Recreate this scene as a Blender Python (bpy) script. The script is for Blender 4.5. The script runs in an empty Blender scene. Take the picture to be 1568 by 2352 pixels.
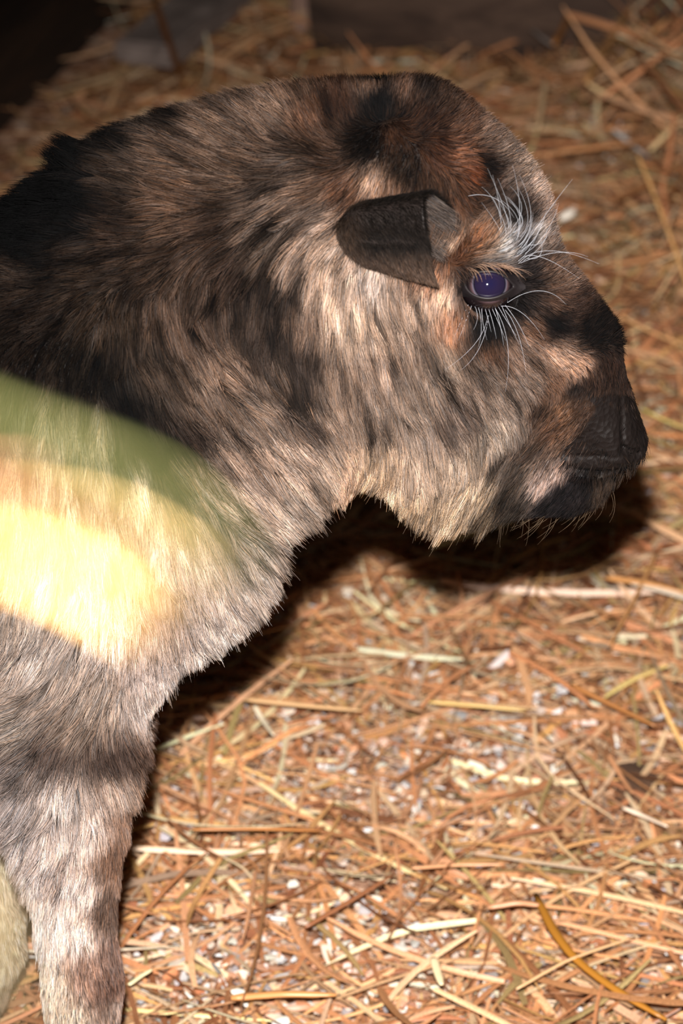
import bpy, math, random, os
import numpy as np
from mathutils import Vector, kdtree

rng = np.random.default_rng(7)
random.seed(7)
C = bpy.context.scene.collection
scn = bpy.context.scene

# ------------------------------------------------------------------ camera, light, world
PX = 0.00021            # metres per photo pixel at the calf
D0 = 1.7                # lens to the calf's midline
PITCH = math.radians(28)
ZC = 0.38
cp, sp = math.cos(PITCH), math.sin(PITCH)
CAM = np.array([0.0, -D0 * cp, ZC + D0 * sp])
FWD = np.array([0.0, cp, -sp]); UP = np.array([0.0, sp, cp]); RT = np.array([1.0, 0, 0])

cd = bpy.data.cameras.new('camera'); cam = bpy.data.objects.new('camera', cd); C.objects.link(cam)
cam.location = CAM; cam.rotation_euler = (math.pi / 2 - PITCH, 0, 0)
cd.sensor_width = 36; cd.lens = 36 * D0 / (2352 * PX); cd.clip_start = 0.01
cd.dof.use_dof = True; cd.dof.focus_distance = D0 - 0.035; cd.dof.aperture_fstop = 11.5
scn.camera = cam

flash = bpy.data.lights.new('camera_flash', 'SPOT'); fo = bpy.data.objects.new('camera_flash', flash); C.objects.link(fo)
FL = CAM + UP * 0.098 - RT * 0.015
fo.location = FL
FAIM = np.array([0.15, 0.15, 0.17])
fo.rotation_euler = Vector(FAIM - FL).to_track_quat('-Z', 'Y').to_euler()
flash.energy = 395; flash.color = (1.0, 0.95, 0.91); flash.shadow_soft_size = 0.014
flash.spot_size = math.radians(38); flash.spot_blend = 1.0

w = bpy.data.worlds.new('barn_air'); scn.world = w; w.use_nodes = True
w.node_tree.nodes['Background'].inputs[0].default_value = (0.9, 0.75, 0.6, 1)
w.node_tree.nodes['Background'].inputs[1].default_value = 0.03

scn.view_settings.view_transform = 'Standard'; scn.view_settings.look = 'None'
scn.view_settings.gamma = 1; scn.view_settings.use_curve_mapping = False
scn.view_settings.exposure = 0.0
cy = scn.cycles
cy.max_bounces = 4; cy.diffuse_bounces = 2; cy.glossy_bounces = 2; cy.transmission_bounces = 3; cy.transparent_max_bounces = 4
cy.caustics_reflective = False; cy.caustics_refractive = False; cy.sample_clamp_indirect = 3
scn.cycles_curves.shape = 'RIBBONS'
scn.cycles_curves.subdivisions = 2
cy.use_denoising = True

# ------------------------------------------------------------------ helpers
def srgb(c):
    c = np.asarray(c, float) / 255
    return np.where(c <= 0.04045, c / 12.92, ((c + 0.055) / 1.055) ** 2.4)

def w2p(P):
    d = P - CAM
    z = d @ FWD
    return 784 + (d @ RT) / z * D0 / PX, 1176 - (d @ UP) / z * D0 / PX

def p2w(u, v, y=0.0):
    """photo pixel -> point on the vertical plane y"""
    u = np.asarray(u, float); v = np.asarray(v, float)
    d = FWD * D0 + np.multiply.outer((u - 784) * PX, RT) - np.multiply.outer((v - 1176) * PX, UP)
    t = (np.asarray(y, float) - CAM[1]) / d[..., 1]
    return CAM + d * t[..., None]

def p2g(u, v, z=0.0):
    """photo pixel -> point at height z"""
    u = np.asarray(u, float); v = np.asarray(v, float)
    d = FWD * D0 + np.multiply.outer((u - 784) * PX, RT) - np.multiply.outer((v - 1176) * PX, UP)
    t = (z - CAM[2]) / d[..., 2]
    return CAM + d * t[..., None]

def mesh_np(name, V, F, mat=None, col=None, smooth=True, parent=None):
    """F: (n,4) or (n,3) int array (or list of both)"""
    me = bpy.data.meshes.new(name)
    Fs = F if isinstance(F, list) else [F]
    Fs = [np.asarray(f, np.int32) for f in Fs if len(f)]
    me.vertices.add(len(V)); me.vertices.foreach_set('co', np.asarray(V, np.float32).ravel())
    loops = np.concatenate([f.ravel() for f in Fs])
    tot = np.concatenate([np.full(len(f), f.shape[1], np.int32) for f in Fs])
    st = np.concatenate([[0], np.cumsum(tot)[:-1]]).astype(np.int32)
    me.loops.add(len(loops)); me.loops.foreach_set('vertex_index', loops)
    me.polygons.add(len(tot)); me.polygons.foreach_set('loop_start', st); me.polygons.foreach_set('loop_total', tot)
    if smooth: me.polygons.foreach_set('use_smooth', np.ones(len(tot), bool))
    me.update(calc_edges=True); me.validate()
    if col is not None:
        a = me.attributes.new('col', 'FLOAT_COLOR', 'POINT')
        cc = np.ones((len(V), 4), np.float32); cc[:, :3] = col
        a.data.foreach_set('color', cc.ravel())
    if mat: me.materials.append(mat)
    o = bpy.data.objects.new(name, me); C.objects.link(o)
    if parent: o.parent = parent
    return o

def hair_np(name, pts, rad, col, mat, parent=None):
    """pts (n,k,3) rad (n,k) col (n,k,3)"""
    n, k = pts.shape[:2]
    hc = bpy.data.hair_curves.new(name)
    hc.add_curves([k] * n)
    hc.attributes['position'].data.foreach_set('vector', np.ascontiguousarray(pts, np.float32).ravel())
    a = hc.attributes.get('radius') or hc.attributes.new('radius', 'FLOAT', 'POINT')
    a.data.foreach_set('value', np.ascontiguousarray(rad, np.float32).ravel())
    a = hc.attributes.new('col', 'FLOAT_COLOR', 'POINT')
    cc = np.ones((n, k, 4), np.float32); cc[..., :3] = col
    a.data.foreach_set('color', cc.ravel())
    hc.materials.append(mat)
    o = bpy.data.objects.new(name, hc); C.objects.link(o)
    if parent: o.parent = parent
    return o

def tag(o, label=None, cat=None, group=None, kind=None):
    if label: o['label'] = label
    if cat: o['category'] = cat
    if group: o['group'] = group
    if kind: o['kind'] = kind
    return o

def nrm(v):
    return v / np.maximum(np.linalg.norm(v, axis=-1, keepdims=True), 1e-12)

class MatB:
    def __init__(s, name):
        s.m = bpy.data.materials.new(name); s.m.use_nodes = True
        s.t = s.m.node_tree; s.b = s.t.nodes['Principled BSDF']; s.out = s.t.nodes['Material Output']
    def n(s, typ, **kw):
        nd = s.t.nodes.new(typ)
        for k, v in kw.items():
            if k in nd.inputs: nd.inputs[k].default_value = v
            else: setattr(nd, k, v)
        return nd
    def l(s, a, b): s.t.links.new(a, b)
    def ramp(s, fac, stops):
        r = s.n('ShaderNodeValToRGB'); e = r.color_ramp.elements
        while len(e) < len(stops): e.new(0.5)
        for i, (p, c) in enumerate(stops):
            e[i].position = p; e[i].color = (*srgb(c), 1)
        s.l(fac, r.inputs[0]); return r.outputs[0]
    def bump(s, h, strength, dist):
        b = s.n('ShaderNodeBump', Strength=strength, Distance=dist); s.l(h, b.inputs['Height']); s.l(b.outputs[0], s.b.inputs['Normal'])

def smat(name, rgb, rough=0.6, spec=0.4):
    m = MatB(name); m.b.inputs['Base Color'].default_value = (*srgb(rgb), 1); m.b.inputs['Roughness'].default_value = rough
    m.b.inputs['Specular IOR Level'].default_value = spec
    return m

def colmat(name, rough=0.6, spec=0.4, transl=0.0, vary=0.0):
    m = MatB(name)
    a = m.n('ShaderNodeAttribute', attribute_name='col')
    c = a.outputs['Color']
    if vary:
        tc = m.n('ShaderNodeTexCoord'); nz = m.n('ShaderNodeTexNoise', Scale=900.0, Detail=2.0); m.l(tc.outputs['Object'], nz.inputs['Vector'])
        mr = m.n('ShaderNodeMapRange'); mr.inputs[1].default_value = 0.3; mr.inputs[2].default_value = 0.7
        mr.inputs[3].default_value = 1 - vary; mr.inputs[4].default_value = 1 + vary; m.l(nz.outputs[0], mr.inputs[0])
        vm = m.n('ShaderNodeVectorMath', operation='SCALE'); m.l(c, vm.inputs[0]); m.l(mr.outputs[0], vm.inputs['Scale']); c = vm.outputs[0]
    m.l(c, m.b.inputs['Base Color'])
    m.b.inputs['Roughness'].default_value = rough; m.b.inputs['Specular IOR Level'].default_value = spec
    if transl:
        tr = m.n('ShaderNodeBsdfTranslucent'); m.l(c, tr.inputs[0])
        mx = m.n('ShaderNodeMixShader'); mx.inputs[0].default_value = transl
        m.l(m.b.outputs[0], mx.inputs[1]); m.l(tr.outputs[0], mx.inputs[2]); m.l(mx.outputs[0], m.out.inputs[0])
    return m.m

def hairmat(name, gloss=0.07, gr=0.25):
    m = MatB(name); m.t.nodes.remove(m.b)
    a = m.n('ShaderNodeAttribute', attribute_name='col')
    h = m.n('ShaderNodeBsdfHair', component='Reflection'); h.inputs['RoughnessU'].default_value = gr; h.inputs['RoughnessV'].default_value = 0.8
    h.inputs['Color'].default_value = (0.8, 0.8, 0.8, 1)
    mixc = m.n('ShaderNodeMix', data_type='RGBA'); mixc.inputs[0].default_value = 0.07
    m.l(a.outputs['Color'], mixc.inputs[6]); mixc.inputs[7].default_value = (0.6, 0.6, 0.62, 1); m.l(mixc.outputs[2], h.inputs['Color'])
    d = m.n('ShaderNodeBsdfDiffuse'); m.l(a.outputs['Color'], d.inputs[0])
    mx = m.n('ShaderNodeMixShader'); mx.inputs[0].default_value = gloss
    m.l(d.outputs[0], mx.inputs[1]); m.l(h.outputs[0], mx.inputs[2]); m.l(mx.outputs[0], m.out.inputs[0])
    return m.m

def tube(path, rad, sides=8, flat=1.0, cap=True, wob=0.0):
    """path (k,3), rad (k,) -> V, quads, tris"""
    path = np.asarray(path, float); k = len(path); rad = np.broadcast_to(rad, k)
    T = nrm(np.gradient(path, axis=0)); ref = np.array([0, 0, 1.0]) if abs(T[0, 2]) < .9 else np.array([1.0, 0, 0])
    A = nrm(np.cross(T, ref)); B = np.cross(A, T)
    th = np.arange(sides) / sides * 2 * math.pi
    rr = rad[:, None] * (1 + wob * rng.standard_normal((k, sides)))
    V = path[:, None] + rr[..., None] * (np.cos(th)[None, :, None] * A[:, None] + flat * np.sin(th)[None, :, None] * B[:, None])
    V = V.reshape(-1, 3); F = []
    for i in range(k - 1):
        for j in range(sides):
            F.append((i * sides + j, i * sides + (j + 1) % sides, (i + 1) * sides + (j + 1) % sides, (i + 1) * sides + j))
    T3 = []
    if cap:
        c0 = len(V); V = np.vstack([V, path[0], path[-1]])
        for j in range(sides):
            T3.append((c0, (j + 1) % sides, j)); T3.append((c0 + 1, (k - 1) * sides + j, (k - 1) * sides + (j + 1) % sides))
    return V, [np.array(F), np.array(T3)] if cap else [np.array(F)]

def sines(x, y, seed, octs):
    r = np.random.default_rng(seed); h = 0
    for f, a in octs:
        for _ in range(4):
            t = r.uniform(0, 2 * math.pi); h = h + a / 4 * np.sin(2 * math.pi * f * (x * math.cos(t) + y * math.sin(t)) + r.uniform(0, 6.28))
    return h

# ------------------------------------------------------------------ floor, walls
def ground(x, y):
    h = sines(x, y, 3, [(1.3, .012), (4, .008), (11, .004), (25, .003)])
    m = np.exp(-(((x - 0.75) / 0.38) ** 2 + ((y - 1.55) / 0.6) ** 2)) * 0.13
    return h + m
gx = np.concatenate([np.arange(-3, -0.9, .15), np.arange(-.9, 1.5, .012), np.arange(1.5, 3.2, .15)])
gy = np.concatenate([np.arange(-2.6, -.4, .15), np.arange(-.4, 2.4, .012), np.arange(2.4, 4.0, .15)])
X, Y = np.meshgrid(gx, gy, indexing='ij'); Z = ground(X, Y) - 0.012
ii = np.arange(len(gx) * len(gy)).reshape(len(gx), len(gy))
F = np.stack([ii[:-1, :-1], ii[1:, :-1], ii[1:, 1:], ii[:-1, 1:]], -1).reshape(-1, 4)
m = MatB('sandy_dirt'); tc = m.n('ShaderNodeTexCoord')
n1 = m.n('ShaderNodeTexNoise', Scale=60.0, Detail=6.0, Roughness=0.7); m.l(tc.outputs['Object'], n1.inputs['Vector'])
m.l(m.ramp(n1.outputs[0], [(0.3, (84, 52, 32)), (0.48, (150, 104, 76)), (0.58, (206, 168, 140)), (0.72, (238, 222, 208))]), m.b.inputs['Base Color'])
n2 = m.n('ShaderNodeTexNoise', Scale=180.0, Detail=4.0); m.l(tc.outputs['Object'], n2.inputs['Vector']); m.bump(n2.outputs[0], 0.8, 0.004)
m.b.inputs['Roughness'].default_value = 0.9
tag(mesh_np('floor', np.stack([X, Y, Z], -1).reshape(-1, 3), F, m.m), kind='structure')

def woodmat(name, cols, scale=(3, 30, 30), rough=0.75):
    m = MatB(name); tc = m.n('ShaderNodeTexCoord'); mp = m.n('ShaderNodeMapping'); mp.inputs['Scale'].default_value = scale
    m.l(tc.outputs['Object'], mp.inputs['Vector'])
    n1 = m.n('ShaderNodeTexNoise', Scale=2.0, Detail=8.0, Roughness=0.7, Distortion=1.0); m.l(mp.outputs[0], n1.inputs['Vector'])
    st = [(0.25 + 0.5 * i / (len(cols) - 1), c) for i, c in enumerate(cols)]
    m.l(m.ramp(n1.outputs[0], st), m.b.inputs['Base Color']); m.bump(n1.outputs[0], 0.6, 0.01); m.b.inputs['Roughness'].default_value = rough
    return m.m

def boxmesh(name, sx, sy, sz, mat, loc, rz=0, parent=None, bevel=.004, rough=0.0, rx=0, ry=0):
    import bmesh
    bm = bmesh.new(); bmesh.ops.create_cube(bm, size=1)
    for v_ in bm.verts: v_.co = Vector((v_.co.x * sx, v_.co.y * sy, v_.co.z * sz))
    bmesh.ops.subdivide_edges(bm, edges=[e for e in bm.edges if abs((e.verts[0].co - e.verts[1].co).length - max(sx, sy, sz)) < 1e-6], cuts=10)
    for v_ in bm.verts:
        v_.co += Vector((0, random.gauss(0, rough), random.gauss(0, rough)))
    bmesh.ops.bevel(bm, geom=[e for e in bm.edges if e.calc_face_angle(0) > 1.0], offset=bevel, segments=2, affect='EDGES')
    me = bpy.data.meshes.new(name); bm.to_mesh(me); bm.free(); me.materials.append(mat)
    o = bpy.data.objects.new(name, me); C.objects.link(o); o.location = loc; o.rotation_euler = (rx, ry, rz)
    if parent: o.parent = parent
    return o

dark_wood = woodmat('dark_stained_boards', [(30, 19, 10), (52, 34, 20), (78, 54, 34)])
# stall wall on the left, running back along the line that the photo shows at top left
A0 = p2g(-5, 330); A1 = p2g(322, 0)
dirw = nrm((A1 - A0)[:2]); angw = math.atan2(dirw[1], dirw[0]); nw = np.array([-dirw[1], dirw[0]])
def on_wall(s, off=0.0, z=0.0):
    p = A0[:2] + dirw * s + nw * off
    return (p[0], p[1], z)
for k in range(5):
    o = boxmesh('wall_left' if k == 0 else 'wall_left_board', 4.2, .035, .235, dark_wood, on_wall(0.1, .075, .10 + .24 * k), angw, rough=.001)
    o['kind'] = 'structure'; o.name = 'wall_left'
o = boxmesh('trim_1', 4.2, .05, .085, dark_wood, on_wall(.1, .035, .035), angw, rough=.001); o['kind'] = 'structure'
for k in range(5):
    o = boxmesh('wall_back', 5.6, .04, .235, dark_wood, (0.6, 2.75, .10 + .24 * k), 0, rough=.001); o['kind'] = 'structure'

# log lying along the back, its sawn pale end post, grey plank on the ground
bark = woodmat('old_bark', [(40, 28, 22), (66, 48, 38), (96, 74, 60), (60, 42, 32)], (4, 14, 14), .85)
g0 = p2g(722, 168, .0); g1 = p2g(1300, 186, .0)
d_ = nrm(g1 - g0); pth = [g0 + d_ * L_ for L_ in np.linspace(0, .95, 20)]
pth = [p + np.array([0, .070, .068 + .004 * math.sin(i * 1.3)]) for i, p in enumerate(pth)]
V, F = tube(pth, [.074 + .003 * math.sin(i * .9) for i in range(20)], 24, wob=.03)
tag(mesh_np('log', V, F, bark), 'dark brown weathered log lying on the straw behind the calf', 'log')
pale = woodmat('pale_post', [(120, 90, 76), (160, 128, 112), (180, 150, 134)], (20, 20, 4))
q = p2g(702, 92, 0)
boxmesh('wooden_stake', .030, .022, .42, pale, (q[0], q[1] + .012, .20), .2, rough=.0006)
tag(bpy.data.objects['wooden_stake'], 'short pale wooden stake standing at the left end of the log', 'stake')
grey = woodmat('grey_plank', [(96, 84, 78), (140, 124, 116), (168, 152, 144)], (3, 25, 25))
a_ = p2g(372, 172, .0); b_ = p2g(600, -15, .0); L_ = np.linalg.norm(b_ - a_)
o = boxmesh('plank', L_ + .08, .062, .022, grey, tuple((a_ + b_) / 2 + np.array([0, 0, .034])), math.atan2(b_[1] - a_[1], b_[0] - a_[0]), rough=.0008)
tag(o, 'grey weathered plank lying on the ground at top left', 'plank')

# ------------------------------------------------------------------ straw bedding
STC = srgb(np.array([(214, 162, 118), (204, 146, 100), (222, 176, 132), (190, 132, 90), (228, 190, 150), (164, 112, 76), (208, 160, 102), (160, 138, 92), (238, 210, 172), (134, 88, 58), (182, 156, 128), (244, 226, 196)]))
STC = STC * np.array([1.0, .985, 1.0])
STW = np.array([16, 16, 14, 13, 10, 8, 7, 5, 4, 6, 4, 1.2]); STW = STW / STW.sum()
def patchy(x, y):
    """1 = thick straw, 0 = bare shavings"""
    u, v = w2p(np.stack([x, y, 0 * x], 1))
    b = 0
    for (pu, pv, su, sv, a) in [(1120, 1720, 150, 90, .9), (800, 1780, 150, 90, .55), (1000, 1870, 200, 60, .4), (560, 2200, 230, 100, .6), (860, 2180, 150, 80, .6), (1140, 2220, 110, 80, .5), (400, 2300, 180, 60, .6), (760, 2330, 300, 50, .5), (360, 1780, 60, 60, .5), (600, 1900, 100, 60, .3)]:
        b = b + a * np.exp(-((u - pu) / su) ** 2 - ((v - pv) / sv) ** 2)
    return np.clip(1 - b, .12, 1)
def blades(n, area, lens, wid, hmax, tilt, seed, thin=True, cols=STC, wts=STW, seg=6, yaw=None, inv=False):
    r = np.random.default_rng(seed)
    x = r.uniform(area[0], area[1], n); y = r.uniform(area[2], area[3], n)
    if thin:
        k = r.random(n) < patchy(x, y); x = x[k]; y = y[k]; n = len(x)
    if inv:
        k = r.random(n) < .14 + .62 * (1 - patchy(x, y)); x = x[k]; y = y[k]; n = len(x)
    k = ((x - A0[0]) * nw[0] + (y - A0[1]) * nw[1] < -.03) & (y < 2.65); x = x[k]; y = y[k]; n = len(x)
    pile = np.exp(-(((x - 0.75) / 0.38) ** 2 + ((y - 1.55) / 0.6) ** 2))
    L = r.uniform(*lens, n) * (1 - .55 * r.random(n)); W = r.uniform(*wid, n) * np.where(r.random(n) < .08, 1.4, 1)
    th = r.uniform(0, 2 * math.pi, n) if yaw is None else r.normal(yaw[0], yaw[1], n)
    zz = ground(x, y) + r.random(n) ** 1.5 * hmax * (1 + 1.5 * pile)
    t = np.linspace(-.5, .5, seg)
    bend = r.normal(0, .18, n); bz = r.normal(0, .05, n); ti = r.normal(0, tilt, n) * (1 + pile)
    kx = np.where(r.random(n) < .15, r.normal(0, .5, n), 0)
    dx, dy = np.cos(th), np.sin(th)
    s = t[None] * L[:, None]; o = (bend[:, None] * t[None] ** 2 + kx[:, None] * np.maximum(t[None], 0)) * L[:, None]
    cx = x[:, None] + s * dx[:, None] - o * dy[:, None]; cyy = y[:, None] + s * dy[:, None] + o * dx[:, None]
    cz = zz[:, None] + np.abs(ti[:, None]) * .5 * L[:, None] + s * ti[:, None] + bz[:, None] * L[:, None] * (t[None] ** 2 * 4)
    cz = np.maximum(cz, ground(cx, cyy) + .0005)
    prof = np.interp(t, [-.5, -.4, .3, .5], [.75, 1, .9, .35]); hw = W[:, None] / 2 * prof[None]
    roll = r.normal(0, .5, n)[:, None]
    V = np.zeros((n, seg, 3, 3)); fold = r.uniform(.1, .6, n)[:, None]
    for j, e in enumerate((-1, 0, 1)):
        V[:, :, j, 0] = cx - dy[:, None] * hw * e * np.cos(roll); V[:, :, j, 1] = cyy + dx[:, None] * hw * e * np.cos(roll)
        V[:, :, j, 2] = cz + hw * e * np.sin(roll) + (hw * fold if e == 0 else 0)
    base = (np.arange(n) * seg * 3)[:, None, None, None]; i_ = (np.arange(seg - 1) * 3)[None, :, None, None]; j_ = np.arange(2)[None, None, :, None]
    F = (base + i_ + j_ + np.array([0, 1, 4, 3])[None, None, None]).reshape(-1, 4)
    c = cols[r.choice(len(cols), n, p=wts)] * np.exp(r.normal(0, .22, n))[:, None] * (1 + r.normal(0, .025, (n, 3)))
    c = np.repeat(c[:, None], seg * 3, 1) * np.exp(.06 * r.standard_normal((n, seg * 3, 1)))
    return V.reshape(-1, 3), F, np.clip(c.reshape(-1, 3), 0, .85)
def merge(parts):
    V, F, K, o = [], [], [], 0
    for v_, f_, c_ in parts: V.append(v_); F.append(f_ + o); K.append(c_); o += len(v_)
    return np.concatenate(V), np.concatenate(F), np.concatenate(K)
strawm = colmat('straw', .42, .5, .15, .22)
near_a = (-.5, 1.0, -.5, 2.1)
V, F, K = merge([
    blades(33000, near_a, (.02, .10), (.0012, .0036), .008, .05, 1),
    blades(19500, near_a, (.04, .16), (.0016, .0042), .016, .08, 2),
    blades(7000, near_a, (.06, .17), (.002, .0042), .024, .12, 77),
    blades(5000, (.25, 1.1, .9, 2.1), (.08, .24), (.002, .005), .05, .3, 4, False),
    blades(9000, (-1.5, 2.2, -1.2, 2.7), (.05, .18), (.002, .005), .02, .1, 5, False)])
tag(mesh_np('straw_bedding', V, F, strawm, K, smooth=False), 'deep litter of orange brown straw and dry grass covering the ground', 'straw', kind='stuff')
SHC = srgb(np.array([(236, 214, 196), (220, 186, 160), (200, 150, 118), (244, 236, 228), (176, 170, 170), (180, 120, 84)])); SHW = np.array([.25, .25, .2, .12, .1, .08])
V, F, K = merge([blades(170000, (-.4, .7, -.3, 1.5), (.004, .013), (.002, .006), .006, .15, 9, False, SHC, SHW, 3, inv=True), blades(7000, (-.35, .5, .05, .9), (.006, .018), (.004, .010), .009, .2, 19, False, SHC, SHW, 3, inv=True)])
tag(mesh_np('wood_shavings', V, F, colmat('shavings', .6, .3, .1), K, smooth=False), 'small pale wood shavings and chaff scattered under the straw', 'shavings', kind='stuff')

# single stalks that stand out
ONE = [
 ([(1230, 2055), (1275, 2150), (1330, 2215), (1430, 2285), (1530, 2342)], 24, (168, 112, 40), 'straw_stalk', 'broad ochre blade of dry grass curving to the bottom right corner'),
 ([(1430, 1855), (1480, 1875), (1532, 1898)], 12, (250, 226, 200), 'straw_stalk', 'short bone white straw stalk near the right edge below the dark dirt clod'),
 ([(530, 2292), (650, 2282), (772, 2285)], 22, (214, 150, 92), 'straw_stalk', 'wide flat orange stalk lying level near the bottom, right of the foreleg'),
 ([(560, 1606), (700, 1620), (832, 1632)], 14, (214, 172, 124), 'straw_stalk', 'pale tan stalk lying level just outside the neck shadow'),
 ([(440, 1905), (590, 1903), (735, 1908)], 10, (190, 126, 70), 'straw_stalk', 'thin straight orange stalk lying level right of the forearm'),
 ([(700, 2130), (800, 2072), (905, 2008)], 13, (150, 98, 66), 'straw_stalk', 'reddish brown stalk slanting up to the right below the dark hollow'),
 ([(1120, 2084), (1190, 2072), (1245, 2080)], 18, (206, 150, 112), 'straw_stalk', 'stubby pinkish tan stalk ending at the broad ochre blade'),
 ([(1310, 1572), (1400, 1616), (1505, 1668)], 15, (178, 120, 70), 'straw_stalk', 'straight brown stalk slanting down above the dark dirt clod'),
 ([(945, 1994), (1050, 1986), (1158, 1985)], 11, (222, 164, 120), 'straw_stalk', 'level pinkish stalk bridging the dark hollow in the straw'),
 ([(1185, 2272), (1300, 2205), (1455, 2152)], 9, (222, 180, 132), 'straw_stalk', 'long thin pale stalk crossing over the broad ochre blade'),
 ([(995, 2200), (1004, 2232), (1014, 2262)], 22, (244, 222, 178), 'straw_flake', 'cream coloured straw flake pointing down near the bottom centre'),
 ([(584, 1620), (604, 1655), (628, 1688)], 13, (248, 232, 200), 'straw_flake', 'short glossy cream flake just under the pale tan stalk'),
 ([(296, 2262), (322, 2242), (350, 2226)], 13, (250, 240, 190), 'straw_flake', 'bright pale yellow flake beside the foreleg knee'),
 ([(985, 1612), (1090, 1620), (1205, 1632)], 12, (222, 184, 112), 'straw_stalk', 'shiny yellow stalk lying level above the patch of bare shavings'),
 ([(1252, 185), (1243, 240), (1237, 292)], 15, (226, 190, 146), 'straw_stalk', 'pale stalk standing upright right of the forehead'),
 ([(1272, 100), (1300, 50), (1336, -20)], 18, (172, 114, 62), 'straw_stalk', 'thick orange stalk leaning on the right end of the log'),
 ([(1222, 66), (1242, 84), (1268, 104)], 14, (168, 156, 148), 'straw_flake', 'short silvery grey flake in front of the right end of the log'),
 ([(1345, 190), (1400, 90), (1455, 5)], 20, (190, 140, 90), 'straw_stalk', 'wide tan stalk rising to the top edge at the right'),
 ([(352, -10), (385, 90), (424, 200)], 17, (140, 86, 44), 'straw_stalk', 'rusty stalk leaning across the grey plank'),
 ([(1508, 1268), (1460, 1370), (1400, 1482)], 10, (206, 150, 96), 'straw_stalk', 'long thin stalk slanting down left near the right edge, right of the muzzle shadow'),
 ([(1390, 1326), (1480, 1338), (1575, 1362)], 19, (206, 148, 92), 'straw_stalk', 'thick level stalk at the right edge just below the muzzle shadow'),
 ([(1472, 938), (1520, 962), (1575, 985)], 10, (222, 196, 120), 'straw_stalk', 'thin yellow stalk pointing at the nose from the right edge'),
 ([(1420, 722), (1490, 760), (1575, 795)], 12, (214, 162, 112), 'straw_stalk', 'light stalk slanting down right of the nose bridge'),
 ([(1395, 1730), (1430, 1790), (1452, 1822)], 12, (196, 140, 100), 'straw_stalk', 'thin stalk lying against the left side of the dark dirt clod'),
]
for pts, wpx, c, nm, lab in ONE:
    pts = np.array(pts, float); g = p2g(pts[:, 0], pts[:, 1], .022)
    zz = ground(g[:, 0], g[:, 1]) + .034
    if pts[0, 1] < 320: zz = zz + .03
    for _ in range(3):
        g = np.array([p2g(a[0], a[1], z_) for a, z_ in zip(pts, zz)]); zz = np.maximum(ground(g[:, 0], g[:, 1]) + (.034 if pts[0, 1] > 320 else .055), .01)
    k = np.linspace(0, len(g) - 1, 14); path = np.stack([np.interp(k, range(len(g)), g[:, q_]) for q_ in range(3)], 1)
    for _ in range(3): path[1:-1] = .5 * path[1:-1] + .25 * (path[2:] + path[:-2])
    dep = ((path[7] - CAM) @ FWD) / D0
    rr = wpx * PX * dep / 2 * np.interp(np.linspace(0, 1, 14), [0, .1, .8, 1], [.6, 1, .85, .4]) * (1.0 if 'stalk' in nm else 1)
    V, F = tube(path, rr, 8, flat=.38 if nm != 'straw_stalk' else .7, wob=.05)
    o = mesh_np(nm, V, F, smat('stalk', c, .35, .5).m)
    tag(o, lab, 'straw')
def lump(name, c, r, mat, seed, amp=.25, sq=(1, 1, .6)):
    import bmesh
    bm = bmesh.new(); bmesh.ops.create_icosphere(bm, subdivisions=4, radius=1)
    co = np.array([v_.co for v_ in bm.verts]); h = 1 + amp * (sines(co[:, 0] + co[:, 2] * .7, co[:, 1] - co[:, 2] * .5, seed, [(.5, .6), (1.3, .35), (3, .2)]))
    co = co * h[:, None] * np.array(sq) * r
    for v_, p in zip(bm.verts, co): v_.co = p
    me = bpy.data.meshes.new(name); bm.to_mesh(me); bm.free(); me.materials.append(mat)
    for p in me.polygons: p.use_smooth = True
    o = bpy.data.objects.new(name, me); C.objects.link(o); o.location = c; return o
g = p2g(1462, 1770, .012); g[2] = ground(*g[:2]) + .006
tag(lump('dirt_clod', g, .017, woodmat('dung', [(50, 34, 22), (92, 64, 44), (120, 90, 66)], (30, 30, 30), .95), 5, .2, (.9, 1.5, .7)), 'dark brown crumbly clod half buried in straw near the right edge', 'dirt clod')
g = p2g(1303, 493, .03); g[2] = ground(*g[:2]) + .03; g = p2g(1303, 493, g[2])
o = lump('wood_chip', g, .0078, smat('chip', (255, 244, 228), .4).m, 8, .12, (1.0, .5, .42)); o.rotation_euler = (0, -.35, .5)
tag(o, 'small bright white chip lying on the straw right of the forehead', 'chip')

# ------------------------------------------------------------------ calf: body volume
# skin outline of head, neck and trunk (photo px)
OUT = np.array([(-1500, 640), (-1200, 540), (-800, 520), (-400, 520), (-150, 500), (0, 452), (60, 405), (110, 355), (170, 312), (260, 285), (350, 262), (440, 244), (530, 226),
 (620, 210), (720, 195), (780, 192), (850, 186), (910, 180), (960, 178), (1010, 188), (1060, 222), (1110, 266), (1165, 312), (1215, 365), (1255, 425), (1276, 480), (1280, 530), (1292, 570),
 (1322, 615), (1352, 655), (1388, 698), (1420, 742), (1434, 800), (1441, 860), (1462, 910), (1480, 960), (1492, 1005), (1492, 1038), (1470, 1070), (1438, 1090), (1418, 1108),
 (1400, 1140), (1370, 1166), (1330, 1184), (1270, 1186), (1210, 1188), (1160, 1198), (1110, 1208), (1050, 1212), (990, 1190), (930, 1148), (880, 1112), (845, 1085), (825, 1110), (790, 1150),
 (765, 1124), (730, 1140), (690, 1184), (645, 1205), (635, 1240), (630, 1290), (612, 1350), (575, 1415), (540, 1465), (470, 1512), (400, 1550), (370, 1595), (345, 1655), (330, 1715), (250, 1770), (150, 1790), (0, 1740),
 (-250, 1640), (-600, 1580), (-1000, 1540), (-1300, 1500), (-1600, 1400), (-1720, 1150), (-1700, 850)], float)   # outline of the fur
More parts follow.
